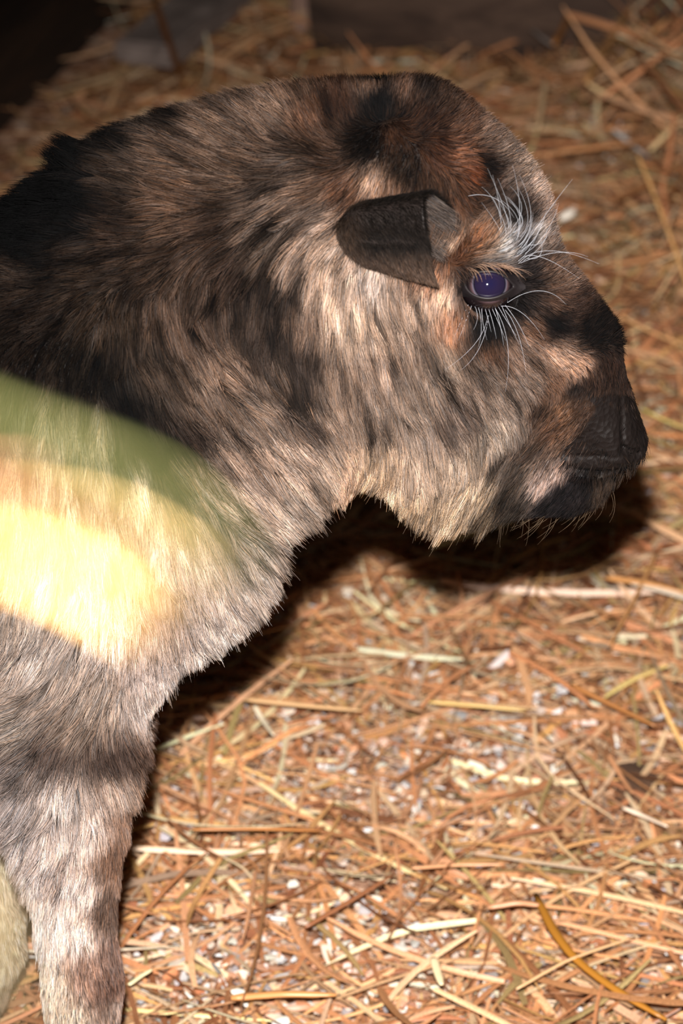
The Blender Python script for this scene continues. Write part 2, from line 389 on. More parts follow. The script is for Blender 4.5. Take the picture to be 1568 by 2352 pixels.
INSET = np.array([8, 8, 8, 8, 30, 50, 62, 62, 58, 42, 28, 20, 13, 6, 6, 3, 3, 3, 3, 3, 3, 3, 8, 12, 18, 26, 25, 22, 15, 13, 13, 9, 5, 3, 3, 3, 3, 3, 3, 3, 14, 13, 16, 11, 17, 28, 35, 47, 48, 30, 30, 30, 20, 20, 34, 34, 40, 40, 40, 40, 40, 40, 48, 48, 46, 26, 26, 26, 0, 0, 0, 0, 0, 0, 0, 0, 0, 0, 0], float)   # how far the fur stands off the skin there, px
OUT_N = np.roll(OUT, -1, 0) - np.roll(OUT, 1, 0); OUT_N = np.stack([OUT_N[:, 1], -OUT_N[:, 0]], 1); OUT_N /= np.linalg.norm(OUT_N, axis=1)[:, None]
OUT = OUT - OUT_N * INSET[:, None]
# width controls: u, v, half width (mm), rounding (mm)
WC = np.array([
 (950, 230, 33, 26), (870, 260, 38, 26), (1150, 390, 34, 26), (1060, 360, 40, 26), (1230, 490, 30, 22), (1100, 560, 44, 26), (1120, 660, 42, 26), (1040, 660, 43, 28), (1000, 800, 41, 32), (950, 980, 35, 34), (1000, 1130, 24, 28),
 (1100, 1080, 26, 26), (1100, 900, 35, 30), (1200, 900, 31, 26), (1220, 780, 33, 24), (1300, 720, 27, 20), (1300, 900, 28, 22), (1390, 780, 21, 17), (1440, 960, 25, 18), (1400, 1030, 25, 17), (1330, 1060, 24, 16), (1290, 1130, 18, 15), (1220, 1080, 22, 20),
 (770, 300, 40, 30), (880, 400, 45, 30), (790, 520, 47, 30), (700, 640, 48, 34), (640, 420, 42, 36), (500, 400, 36, 40), (300, 380, 34, 40), (450, 700, 50, 50), (600, 950, 46, 42), (740, 1050, 36, 30), (660, 1120, 38, 34), (850, 900, 42, 34), (860, 1020, 32, 26),
 (480, 1300, 56, 36), (560, 1200, 46, 34), (250, 1150, 76, 50), (250, 850, 68, 55), (100, 1000, 80, 60), (0, 900, 82, 60), (80, 560, 46, 44), (-100, 650, 62, 50), (-600, 1000, 98, 80), (-1200, 1000, 92, 80), (-800, 560, 60, 60), (-600, 1450, 74, 70),
 (330, 1560, 52, 26), (200, 1500, 66, 36), (100, 1640, 66, 30), (250, 1680, 56, 24), (0, 1400, 80, 50)], float)
# relief: u0, v0, u1, v1, sigma px, height mm
GR = [(640, 620, 665, 900, 16, -3), (300, 800, 370, 1000, 45, -8), (240, 560, 330, 800, 40, -4), (560, 640, 700, 560, 30, 3), (720, 700, 800, 1060, 34, 2.5), (350, 700, 640, 1100, 80, 4), (690, 980, 790, 1090, 25, 3),
      (60, 1700, 300, 1705, 22, -7), (100, 1640, 280, 1650, 26, 4), (120, 1480, 300, 1400, 60, 4), (870, 225, 880, 250, 42, 5), (1075, 380, 1085, 385, 26, 5), (990, 300, 1030, 330, 40, 3), (1085, 545, 1160, 560, 24, 5), (1200, 570, 1230, 600, 26, 3),
      (1040, 700, 1200, 740, 24, 2.5), (1030, 560, 1010, 620, 16, -3), (1240, 735, 1290, 745, 20, -2.5), (1200, 800, 1300, 850, 50, 3), (835, 600, 860, 610, 30, 4), (1220, 890, 1330, 880, 14, -1.5), (1280, 950, 1330, 960, 45, 3),
      (1205, 1085, 1290, 1078, 8, -3), (1290, 1078, 1370, 1094, 6, -4), (1370, 1094, 1450, 1090, 6, -4), (1230, 1110, 1280, 1105, 18, 2.5), (1290, 1145, 1350, 1140, 25, 2), (1428, 905, 1430, 1040, 4, -2.4), (1432, 1036, 1468, 1062, 6, -6), (1300, 1048, 1425, 1046, 3, -1.2), (1340, 1046, 1342, 1075, 3, -.8), (1365, 1046, 1367, 1080, 3, -.8), (1390, 1046, 1390, 1084, 3, -.8), (1400, 1000, 1420, 1040, 22, 2), (1450, 940, 1462, 1000, 16, 2),
      (1340, 700, 1390, 800, 22, -1.5), (820, 1060, 850, 900, 25, -3), (1000, 1100, 1080, 1120, 40, 3)]

def segdist(px_, py_, a, b):
    ax, ay = a; bx, by = b; dx, dy = bx - ax, by - ay
    t = np.clip(((px_ - ax) * dx + (py_ - ay) * dy) / (dx * dx + dy * dy + 1e-12), 0, 1)
    return np.hypot(px_ - ax - t * dx, py_ - ay - t * dy)

def polydist(x, z, Q):
    """signed distance, + inside"""
    d = np.full(x.shape, 1e9); ins = np.zeros(x.shape, bool); n = len(Q)
    for i in range(n):
        a, b = Q[i], Q[(i + 1) % n]
        d = np.minimum(d, segdist(x, z, a, b))
        c = (a[1] > z) != (b[1] > z)
        if b[1] != a[1]: ins ^= c & (x < (b[0] - a[0]) * (z - a[1]) / (b[1] - a[1]) + a[0])
    return np.where(ins, d, -d)

def smooth_poly(P, n=2):
    for _ in range(n):
        A = P; B = np.roll(P, -1, 0); P = np.stack([A * .75 + B * .25, A * .25 + B * .75], 1).reshape(-1, 2)
    return P

wpts = np.array([p2w(u, v, -wd * .001)[[0, 2]] for u, v, wd, _ in WC])
def wfields(x, z):
    num = 0; numr = 0; den = 0
    for (wx, wz), (_, _, wd, rd) in zip(wpts, WC):
        k = 1 / ((x - wx) ** 2 + (z - wz) ** 2 + 1.2e-4) ** 1.6
        num = num + k * wd; numr = numr + k * rd; den = den + k
    Wd = num / den * 1e-3; Rd = numr / den * 1e-3
    for u0, v0, u1, v1, s, a in GR:
        a_, b_ = p2w([u0, u1], [v0, v1], -.04 if u0 < 1250 else -.024)[:, [0, 2]]
        Wd = Wd + a * 1e-3 * np.exp(-segdist(x, z, a_, b_) ** 2 / (2 * (s * PX) ** 2))
    return Wd, Rd

gxs = np.concatenate([np.arange(-.56, -.10, .0042), np.arange(-.10, .085, .00150), np.arange(.085, .165, .0009)])
gzs = np.concatenate([np.arange(-.004, .30, .0036), np.arange(.30, .372, .0016), np.arange(.372, .455, .0010), np.arange(.455, .63, .0016)])
X2, Z2 = np.meshgrid(gxs, gzs, indexing='ij')
W2, R2 = wfields(X2, Z2)
# fit the midline profile so that the solid's outline lands on the photographed outline
tgt = smooth_poly(OUT, 1)
Q = p2w(tgt[:, 0], tgt[:, 1], 0.0)[:, [0, 2]]
cs = slice(None, None, 2)
Xc, Zc, Wc, Rc = X2[cs, cs], Z2[cs, cs], W2[cs, cs], R2[cs, cs]
pn = np.roll(tgt, -1, 0) - np.roll(tgt, 1, 0); pn = np.stack([pn[:, 1], -pn[:, 0]], 1); pn /= np.linalg.norm(pn, axis=1)[:, None]
for it in range(4):
    D = polydist(Xc, Zc, Q)
    k = D > 0
    T = Wc * np.sqrt(np.clip(1 - (1 - np.clip(D / Rc, 0, 1)) ** 2, 0, 1))
    pts = np.stack([Xc[k], 0 * Xc[k], Zc[k]], 1); uu, vv = [], []
    for sgn in (-1, -.8, -.5, 0, .5, .8, 1):
        q = pts.copy(); q[:, 1] = sgn * T[k]; 
        a, b = w2p(q); uu.append(a); vv.append(b)
    uu = np.concatenate(uu); vv = np.concatenate(vv)
    for i in range(len(Q)):
        dx, dy = uu - tgt[i, 0], vv - tgt[i, 1]
        al = dx * pn[i, 0] + dy * pn[i, 1]; la = np.abs(dx * pn[i, 1] - dy * pn[i, 0])
        s = (la < 14) & (np.abs(al) < 110)
        if s.sum() < 3: continue
        e = al[s].max() + 4
        Q[i] -= 0.8 * e * PX * np.array([pn[i, 0], -pn[i, 1] / cp])
    Q = .5 * Q + .25 * (np.roll(Q, 1, 0) + np.roll(Q, -1, 0)) if it < 3 else Q
Dm = polydist(X2, Z2, Q)

def capsule_chain(P3, rad):
    """list of joints (3d) and radii -> implicit of round cones"""
    def f(x, y, z):
        best = None
        for (a, b, ra, rb) in zip(P3[:-1], P3[1:], rad[:-1], rad[1:]):
            d = b - a; L = d @ d
            t = np.clip(((x - a[0]) * d[0] + (y - a[1]) * d[1] + (z - a[2]) * d[2]) / L, 0, 1)
            g = np.sqrt((x - a[0] - t * d[0]) ** 2 + (y - a[1] - t * d[1]) ** 2 + (z - a[2] - t * d[2]) ** 2) - (ra + t * (rb - ra))
            best = g if best is None else smin(best, g, .006)
        return best
    return f
def smin(a, b, k):
    h = np.clip(.5 + .5 * (b - a) / k, 0, 1)
    return b + (a - b) * h - k * h * (1 - h)
def leg(rows, y):
    P = [p2w(u, v, y) for u, v, r in rows]; return P, [r * PX for u, v, r in rows]
NEAR = [(165, 1560, 120), (152, 1700, 132), (152, 1800, 134), (163, 1900, 124), (170, 2000, 100), (178, 2100, 86), (186, 2200, 84), (191, 2250, 88), (190, 2320, 84), (186, 2420, 62), (184, 2700, 52), (190, 2800, 60), (200, 2870, 46)]
FAR = [(20, 1500, 120), (-10, 1700, 130), (-22, 1900, 112), (-20, 2050, 88), (-18, 2180, 76), (-55, 2280, 70), (-95, 2400, 56), (-120, 2600, 48), (-115, 2700, 54), (-105, 2745, 44)]
HIND = [(-1350, 1150, 260), (-1300, 1450, 190), (-1380, 1750, 120), (-1560, 2000, 78), (-1640, 2150, 74), (-1600, 2350, 58), (-1560, 2650, 52), (-1540, 2800, 60), (-1520, 2860, 46)]
chains = [leg(NEAR, -.046), leg(FAR, .046), leg(HIND, -.055), ([p * np.array([1, -1, 1]) for p in leg(HIND, -.055)[0]], leg(HIND, -.055)[1])]
tailc = ([p2w(-1690, 700, 0.), p2w(-1790, 850, 0.), p2w(-1800, 1050, 0.)], [.016, .013, .006])

gys = np.arange(-.125, .1251, .0021)
shape = (len(gxs), len(gys), len(gzs))
Df = np.minimum(Dm, R2)[:, None, :]; Rf = R2[:, None, :]; Wf = W2[:, None, :]; Yg = gys[None, :, None]
core = (np.sqrt(((Rf - Df) / Rf) ** 2 + (Yg / Wf) ** 2) - 1) * np.minimum(Rf, Wf)
Fv = core.astype(np.float32)
for (P3, rad) in chains + [tailc]:
    P3 = np.array(P3); mr = max(rad) + .03
    xi = np.where((gxs > P3[:, 0].min() - mr) & (gxs < P3[:, 0].max() + mr))[0]; yi = np.where((gys > P3[:, 1].min() - mr) & (gys < P3[:, 1].max() + mr))[0]
    zi = np.where((gzs > P3[:, 2].min() - mr) & (gzs < P3[:, 2].max() + mr))[0]
    sl = np.ix_(xi, yi, zi)
    g = capsule_chain(P3, rad)(gxs[xi][:, None, None], gys[yi][None, :, None], gzs[zi][None, None, :])
    Fv[sl] = smin(Fv[sl], g, .012)
# eye sockets
EYE_R = 60 * PX
Wd_e, _ = wfields(np.array([p2w(1120, 652, -.04)[0]]), np.array([p2w(1120, 652, -.04)[2]]))
EY = p2w(1119, 655, -float(Wd_e[0]) + EYE_R * .72)
for s in (1, -1):
    e = EY * np.array([1, s, 1]); 
    g = np.sqrt((gxs[:, None, None] - e[0]) ** 2 + (Yg - e[1]) ** 2 + (gzs[None, None, :] - e[2]) ** 2) - (EYE_R + .0015)
    Fv = -smin(-Fv, g.astype(np.float32), .0025)

def surface_nets(F, xs, ys, zs):
    S = F < 0
    c = [S[i:S.shape[0] - 1 + i, j:S.shape[1] - 1 + j, k:S.shape[2] - 1 + k] for i in (0, 1) for j in (0, 1) for k in (0, 1)]
    cnt = sum(a.astype(np.int8) for a in c); act = (cnt > 0) & (cnt < 8)
    I, J, K = np.where(act); idx = np.full(act.shape, -1, np.int32); idx[I, J, K] = np.arange(len(I))
    V = np.zeros((len(I), 3)); N = np.zeros(len(I)); G = [xs, ys, zs]
    cor = [(i, j, k) for i in (0, 1) for j in (0, 1) for k in (0, 1)]
    for a in range(8):
        for ax in range(3):
            ca = cor[a]
            if ca[ax]: continue
            cb = list(ca); cb[ax] = 1
            fa = F[I + ca[0], J + ca[1], K + ca[2]]; fb = F[I + cb[0], J + cb[1], K + cb[2]]
            m_ = (fa < 0) != (fb < 0); t = np.where(m_, fa / np.where(m_, fa - fb, 1), 0)
            p = [xs[I + ca[0]], ys[J + ca[1]], zs[K + ca[2]]]; pb = [xs[I + cb[0]], ys[J + cb[1]], zs[K + cb[2]]]
            for q in range(3): V[:, q] += m_ * (p[q] + t * (pb[q] - p[q]))
            N += m_
    V /= N[:, None]; Q4 = []
    for ax in range(3):
        A = S[:-1] if ax == 0 else S[:, :-1] if ax == 1 else S[:, :, :-1]
        B = S[1:] if ax == 0 else S[:, 1:] if ax == 1 else S[:, :, 1:]
        o1, o2 = [(1, 2), (2, 0), (0, 1)][ax]
        e = np.stack(np.where(A != B), 1); lim = np.array(act.shape)
        ok = (e[:, o1] > 0) & (e[:, o2] > 0) & (e[:, o1] < lim[o1]) & (e[:, o2] < lim[o2]); e = e[ok]
        inside = A[e[:, 0], e[:, 1], e[:, 2]]
        d1 = np.zeros(3, int); d1[o1] = 1; d2 = np.zeros(3, int); d2[o2] = 1
        q = np.stack([idx[tuple((e - d1 - d2).T)], idx[tuple((e - d2).T)], idx[tuple(e.T)], idx[tuple((e - d1).T)]], 1)
        q = np.where(inside[:, None], q, q[:, ::-1]); Q4.append(q[(q >= 0).all(1)])
    return V, np.concatenate(Q4)
BV, BF = surface_nets(Fv, gxs, gys, gzs)
def lap(V, F, n, lam=.5):
    E = np.concatenate([F[:, [0, 1]], F[:, [1, 2]], F[:, [2, 3]], F[:, [3, 0]]])
    for _ in range(n):
        s = np.zeros_like(V); c = np.zeros(len(V))
        for a, b in ((0, 1), (1, 0)):
            for q in range(3): s[:, q] += np.bincount(E[:, a], V[E[:, b], q], len(V))
            c += np.bincount(E[:, a], minlength=len(V))
        V = V + lam * (s / np.maximum(c, 1)[:, None] - V)
    return V
BV = lap(BV, BF, 2)
def vnormals(V, F):
    n = np.cross(V[F[:, 2]] - V[F[:, 0]], V[F[:, 3]] - V[F[:, 1]]); N = np.zeros_like(V)
    for j in range(4):
        for q in range(3): N[:, q] += np.bincount(F[:, j], n[:, q], len(V))
    return nrm(N)
BN = vnormals(BV, BF)
del core, Fv

# ------------------------------------------------------------------ calf: coat map  (u, v, colour, direction deg, length mm, lift)
CM = [
 (0, 470, (9, 8, 8), 170, 22, .5), (100, 430, (9, 8, 8), 168, 22, .5), (180, 380, (14, 12, 11), 160, 22, .55), (290, 320, (28, 23, 20), 155, 22, .6), (400, 280, (45, 36, 30), 150, 20, .6), (540, 250, (78, 60, 48), 140, 18, .6), (700, 225, (90, 66, 50), 115, 13, .7),  # near-black back values: dark dorsal stripe plus the shadow lying there, painted in
 (200, 470, (12, 10, 10), 175, 20, .4), (80, 540, (8, 7, 7), 180, 20, .4), (300, 410, (62, 48, 38), 166, 16, .35), (400, 350, (95, 73, 58), 158, 15, .35), (520, 310, (118, 92, 74), 150, 15, .35), (640, 280, (112, 88, 72), 135, 14, .4),
 (290, 520, (62, 46, 36), 178, 15, .35), (420, 450, (98, 72, 54), 168, 15, .3), (560, 400, (104, 80, 63), 160, 14, .3), (500, 520, (72, 53, 41), 190, 14, .4), (620, 450, (92, 74, 62), 205, 16, .4), (350, 590, (60, 45, 35), 200, 13, .5),
 (700, 380, (92, 74, 62), 195, 16, .4), (730, 290, (98, 66, 46), 110, 11, .5), (780, 270, (60, 38, 26), 95, 10, .5), (760, 350, (78, 56, 42), 150, 12, .5),
 (200, 620, (62, 48, 38), 190, 12, .6), (60, 620, (58, 45, 36), 185, 12, .6), (-200, 620, (30, 24, 20), 182, 14, .5), (100, 720, (50, 39, 32), 220, 11, .7), (250, 720, (74, 58, 46), 260, 12, .6), (60, 820, (42, 33, 27), 250, 11, .7), (200, 830, (34, 27, 21), 250, 11, .7),
 (290, 900, (26, 21, 17), 285, 13, .6), (360, 990, (28, 22, 18), 290, 15, .5), (400, 700, (82, 62, 49), 290, 18, .35), (360, 820, (70, 55, 44), 300, 18, .35), (500, 650, (70, 53, 42), 262, 18, .4), (560, 590, (68, 51, 41), 232, 20, .4),
 (640, 540, (92, 74, 61), 228, 22, .4), (600, 680, (64, 50, 41), 262, 20, .4), (690, 560, (124, 100, 84), 245, 20, .35), (680, 700, (110, 86, 70), 272, 20, .3), (480, 800, (108, 84, 68), 318, 22, .3), (430, 900, (92, 73, 60), 312, 22, .35), (400, 960, (60, 47, 39), 305, 20, .4),
 (560, 880, (138, 112, 94), 324, 24, .3), (640, 800, (112, 90, 74), 300, 22, .3), (520, 1000, (128, 104, 88), 318, 24, .3), (640, 1000, (150, 124, 106), 318, 25, .35), (720, 900, (140, 114, 96), 300, 24, .3), (730, 1040, (150, 125, 106), 305, 24, .4), (650, 1120, (166, 142, 124), 316, 25, .45),
 (770, 1050, (160, 124, 98), 285, 18, .5), (600, 1230, (160, 138, 122), 318, 24, .5), (480, 1100, (142, 118, 100), 312, 22, .3), (560, 1330, (164, 144, 130), 312, 22, .55), (400, 1060, (96, 78, 62), 290, 20, .35),
 (200, 950, (110, 96, 74), 265, 20, .3), (60, 950, (110, 96, 74), 268, 20, .3), (100, 1100, (150, 132, 110), 268, 22, .25), (300, 1100, (150, 132, 110), 272, 22, .25), (350, 1250, (165, 142, 125), 278, 22, .25), (100, 1300, (170, 148, 130), 262, 22, .25), (450, 1300, (158, 136, 124), 290, 20, .3),
 (250, 1420, (172, 150, 136), 262, 20, .25), (400, 1420, (140, 120, 108), 278, 16, .25), (480, 1460, (176, 158, 146), 304, 16, .5), (120, 1480, (160, 142, 130), 235, 20, .3), (330, 1500, (150, 130, 120), 282, 14, .3), (390, 1540, (168, 150, 140), 300, 14, .5), (230, 1560, (138, 118, 104), 238, 22, .35), (100, 1590, (136, 118, 106), 205, 20, .35),
 (200, 1640, (120, 100, 86), 218, 20, .35), (60, 1660, (130, 114, 102), 200, 20, .4), (320, 1600, (150, 132, 122), 285, 12, .35), (345, 1650, (140, 120, 108), 295, 12, .5), (250, 1710, (66, 50, 42), 300, 14, .2), (320, 1700, (84, 62, 50), 310, 18, .3), (130, 1710, (84, 68, 60), 250, 14, .2), (50, 1740, (120, 105, 98), 220, 18, .4),  # dark values along the crease above the forearm paint its shade into the fur
 (150, 1790, (165, 148, 138), 268, 22, .2), (260, 1780, (140, 118, 104), 300, 20, .3), (330, 1780, (130, 100, 80), 305, 16, .4), (50, 1850, (140, 126, 120), 232, 22, .35), (200, 1880, (176, 154, 142), 270, 18, .15), (290, 1850, (122, 92, 74), 280, 10, .25), (100, 1950, (164, 144, 134), 248, 22, .25),
 (180, 2020, (192, 168, 156), 266, 15, .15), (270, 1950, (110, 80, 62), 272, 8, .25), (260, 2080, (98, 74, 60), 272, 7, .25), (110, 2100, (196, 174, 160), 258, 20, .2), (180, 2130, (200, 174, 160), 268, 12, .15), (270, 2180, (112, 86, 74), 275, 7, .25), (200, 2220, (140, 106, 88), 280, 9, .2), (120, 2250, (200, 174, 150), 265, 10, .25), (250, 2250, (108, 78, 64), 285, 7, .25),
 (280, 2310, (136, 112, 98), 275, 6, .25), (150, 2330, (184, 160, 136), 270, 8, .2), (180, 2700, (110, 90, 78), 270, 7, .2), (0, 2100, (206, 184, 150), 262, 10, .2), (-60, 1950, (170, 150, 136), 262, 12, .2), (-60, 2300, (206, 186, 148), 255, 9, .2),
 (630, 640, (52, 41, 34), 266, 18, .3), (640, 720, (40, 31, 26), 268, 18, .2), (648, 800, (36, 28, 24), 270, 18, .2), (658, 870, (44, 35, 29), 285, 18, .2), (672, 940, (80, 64, 54), 300, 20, .3),  # shade of the upright neck fold, put into the coat colour
 # head
 (850, 212, (104, 76, 58), 92, 8, .8), (875, 250, (22, 19, 19), 100, 7, .8), (850, 330, (32, 25, 21), 240, 8, .5), (920, 225, (104, 74, 56), 70, 8, .7), (970, 205, (46, 36, 31), 78, 8, .8), (900, 300, (78, 50, 34), 280, 8, .4), (960, 290, (60, 38, 26), 60, 7, .4), (1020, 230, (70, 50, 38), 55, 7, .7),
 (1000, 340, (74, 44, 28), 300, 8, .4), (930, 370, (48, 36, 28), 240, 8, .4), (1060, 290, (92, 64, 48), 48, 7, .5), (1110, 310, (118, 92, 76), 42, 7, .6), (1040, 360, (130, 82, 54), 20, 9, .5), (1080, 385, (138, 70, 34), 330, 9, .5), (1100, 380, (24, 18, 16), 330, 7, .3), (1150, 350, (120, 98, 84), 42, 7, .5),
 (1010, 420, (70, 48, 34), 250, 9, .4), (1060, 440, (96, 62, 42), 300, 9, .4), (1200, 390, (148, 122, 104), 38, 7, .6), (1160, 430, (108, 88, 76), 45, 8, .4), (1230, 440, (160, 132, 114), 34, 7, .5), (1255, 500, (148, 120, 104), 30, 8, .6), (1180, 500, (50, 38, 32), 60, 9, .4), (1120, 450, (62, 46, 38), 60, 9, .4),
 (860, 395, (166, 130, 106), 262, 9, .4), (900, 420, (120, 86, 64), 262, 9, .35), (800, 420, (106, 72, 52), 230, 10, .45), (740, 430, (96, 72, 56), 205, 13, .45), (755, 475, (158, 130, 112), 195, 12, .5), (720, 500, (128, 104, 88), 200, 17, .45), (760, 540, (150, 122, 102), 225, 14, .35),
 (770, 610, (170, 140, 118), 262, 18, .25), (850, 615, (176, 152, 136), 268, 10, .2), (800, 700, (160, 132, 110), 275, 20, .25), (880, 700, (140, 114, 95), 288, 22, .3), (960, 670, (150, 122, 102), 285, 18, .35), (1000, 620, (150, 104, 76), 250, 10, .3), (1030, 500, (100, 74, 56), 240, 11, .5), (1010, 560, (84, 62, 48), 235, 10, .5), (1045, 530, (150, 118, 96), 232, 9, .4),
 (1030, 650, (200, 160, 132), 262, 11, .2), (1040, 720, (164, 112, 80), 272, 13, .25), (1090, 560, (128, 80, 50), 58, 10, .25), (1050, 590, (110, 68, 44), 70, 9, .25), (1110, 590, (170, 140, 120), 55, 10, .25), (1140, 578, (214, 208, 204), 52, 11, .25), (1118, 566, (120, 84, 60), 55, 10, .25), (1160, 555, (150, 142, 140), 65, 11, .3), (1168, 520, (34, 28, 26), 60, 11, .3),
 (1190, 580, (50, 44, 44), 40, 9, .3), (1215, 560, (170, 160, 154), 55, 10, .4), (1240, 570, (130, 106, 92), 40, 9, .4), (1070, 640, (34, 26, 24), 250, 5, .2), (1120, 708, (18, 17, 20), 270, 5, .3), (1120, 745, (22, 19, 20), 270, 8, .3), (1120, 780, (90, 60, 42), 285, 10, .25), (1190, 690, (40, 33, 31), 300, 6, .25), (1200, 640, (46, 38, 36), 20, 6, .3),
 (1120, 600, (120, 115, 115), 35, 7, .3), (1250, 630, (102, 76, 60), 30, 8, .35), (1290, 640, (110, 84, 68), 35, 7, .5), (1260, 690, (100, 72, 56), 320, 9, .3), (1255, 728, (26, 19, 17), 320, 8, .2), (1310, 700, (70, 50, 40), 40, 7, .4), (1210, 740, (120, 84, 62), 320, 9, .25), (1180, 780, (150, 118, 98), 322, 11, .3), (1270, 800, (166, 128, 104), 325, 10, .3), (1320, 830, (176, 132, 104), 325, 8, .3),
 (1100, 830, (104, 85, 72), 312, 16, .35), (1200, 860, (124, 102, 88), 318, 13, .35), (1000, 800, (140, 116, 98), 300, 20, .35), (940, 820, (112, 92, 78), 290, 22, .35), (860, 800, (128, 104, 88), 283, 22, .3), (780, 830, (134, 108, 90), 280, 22, .3), (850, 920, (116, 95, 80), 290, 22, .3), (920, 920, (122, 102, 88), 300, 23, .35),
 (1020, 920, (98, 80, 69), 300, 22, .35), (960, 1040, (138, 114, 95), 290, 23, .35), (860, 1010, (165, 134, 106), 262, 18, .35), (880, 1070, (182, 148, 116), 240, 17, .4), (820, 1070, (190, 148, 116), 250, 15, .5), (960, 1120, (170, 138, 106), 246, 20, .45), (1060, 1020, (152, 128, 108), 280, 22, .35), (1140, 960, (166, 143, 124), 285, 18, .4),
 (1050, 1130, (170, 140, 110), 245, 22, .45), (1120, 1100, (160, 134, 108), 240, 22, .45), (1130, 1150, (120, 98, 76), 250, 20, .5), (1190, 960, (120, 100, 86), 290, 14, .4), (1180, 1040, (84, 70, 60), 240, 14, .4), (1260, 870, (110, 78, 58), 320, 8, .3), (1150, 900, (112, 93, 80), 305, 15, .35),
 (1340, 770, (30, 22, 18), 60, 5, .3), (1400, 745, (28, 21, 18), 50, 6, .6), (1400, 840, (48, 32, 24), 250, 5, .3), (1360, 870, (54, 36, 26), 280, 5, .3), (1330, 885, (46, 34, 28), 250, 4, .3), (1250, 930, (70, 50, 38), 230, 6, .3), (1300, 930, (116, 80, 55), 222, 6, .3), (1280, 970, (108, 74, 52), 215, 6, .3), (1350, 925, (84, 60, 46), 225, 3, .3),
 (1220, 1010, (84, 66, 54), 215, 10, .35), (1400, 980, (30, 24, 23), 250, 1.5, .2), (1200, 1080, (96, 80, 68), 225, 12, .4), (1250, 1095, (184, 152, 136), 252, 8, .4), (1280, 1080, (150, 122, 108), 250, 6, .4), (1300, 1120, (30, 25, 26), 230, 6, .4), (1280, 1150, (38, 33, 33), 215, 10, .4), (1340, 1120, (34, 28, 28), 240, 5, .4), (1380, 1115, (70, 54, 42), 255, 10, .5), (1405, 1100, (60, 46, 36), 270, 9, .5), (1200, 1140, (60, 50, 42), 235, 14, .5),
 # trunk outside the frame
 (-500, 520, (14, 12, 11), 178, 20, .4), (-500, 900, (80, 64, 52), 200, 16, .3), (-500, 1300, (130, 110, 96), 230, 16, .3), (-1200, 1000, (84, 68, 56), 210, 16, .3), (-1500, 2200, (120, 98, 84), 270, 10, .2), (-1400, 1600, (110, 90, 78), 255, 14, .3), (-300, 900, (64, 52, 42), 215, 15, .4)]
CU = np.array([c[:2] for c in CM], float); CC = srgb(np.array([c[2] for c in CM])); CC = CC * np.clip(CC.mean(1, keepdims=True) / .25, .02, 4) ** .22; CDir = np.radians([c[3] for c in CM]); CL = np.array([c[4] for c in CM]) * 1e-3; CF = np.array([c[5] for c in CM])
def coat_map(u, v, sharp=2.0):
    n = len(u); out = np.zeros((n, 3)); dr = np.zeros((n, 2)); ln = np.zeros(n); lf = np.zeros(n)
    lc = np.log(CC + 1e-4)
    for s in range(0, n, 20000):
        d2 = (u[s:s + 20000, None] - CU[:, 0]) ** 2 + (v[s:s + 20000, None] - CU[:, 1]) ** 2
        k = 1 / (d2 + 220) ** sharp; k /= k.sum(1, keepdims=True)
        k2 = 1 / (d2 + 900) ** 1.6; k2 /= k2.sum(1, keepdims=True)
        out[s:s + 20000] = np.exp(k @ lc); dr[s:s + 20000] = k2 @ np.stack([np.cos(CDir), np.sin(CDir)], 1)
        ln[s:s + 20000] = k2 @ CL; lf[s:s + 20000] = k2 @ CF
    return out, dr, ln, lf

def inpoly(u, v, P):
    return polydist(u, v, np.asarray(P, float)) > 0
BARE = [(1345, 905), (1395, 890), (1440, 890), (1520, 1000), (1500, 1060), (1440, 1092), (1380, 1092), (1300, 1078), (1285, 1060), (1300, 1020), (1340, 985), (1370, 940)]
LID = [(1060, 650), (1072, 628), (1092, 612), (1122, 606), (1150, 614), (1170, 632), (1186, 655), (1172, 672), (1150, 688), (1118, 694), (1090, 686), (1070, 670)]

# skin
sc_, _, _, _ = coat_map(*w2p(BV * np.array([1, 1, 1]) * np.where(BV[:, 1:2] > 0, np.array([[1, -1, 1]]), 1)))
pu, pv = w2p(BV * np.where(BV[:, 1:2] > 0, np.array([[1, -1, 1]]), 1))
bare = inpoly(pu, pv, BARE) & (BV[:, 0] > .08)
bskin = np.clip(sc_ * .30, 0, 1); bskin[bare] = srgb((26, 20, 18)) * .75
m = MatB('calf_skin'); a = m.n('ShaderNodeAttribute', attribute_name='col'); m.l(a.outputs['Color'], m.b.inputs['Base Color'])
m.b.inputs['Roughness'].default_value = .62; m.b.inputs['Specular IOR Level'].default_value = .16
tc = m.n('ShaderNodeTexCoord'); vo = m.n('ShaderNodeTexVoronoi', Scale=330.0); m.l(tc.outputs['Object'], vo.inputs['Vector'])
no = m.n('ShaderNodeTexNoise', Scale=160.0, Detail=5.0); m.l(tc.outputs['Object'], no.inputs['Vector'])
ad = m.n('ShaderNodeMath', operation='ADD'); m.l(vo.outputs['Distance'], ad.inputs[0]); m.l(no.outputs[0], ad.inputs[1]); m.bump(ad.outputs[0], .55, .0012)
calf = bpy.data.objects.new('takin_calf', None); C.objects.link(calf)
tag(calf, 'shaggy brown and grey newborn takin calf standing in profile on the straw, facing right', 'calf')
body = mesh_np('body', BV, BF, m.m, bskin, parent=calf)
HM = hairmat('coat_hair')

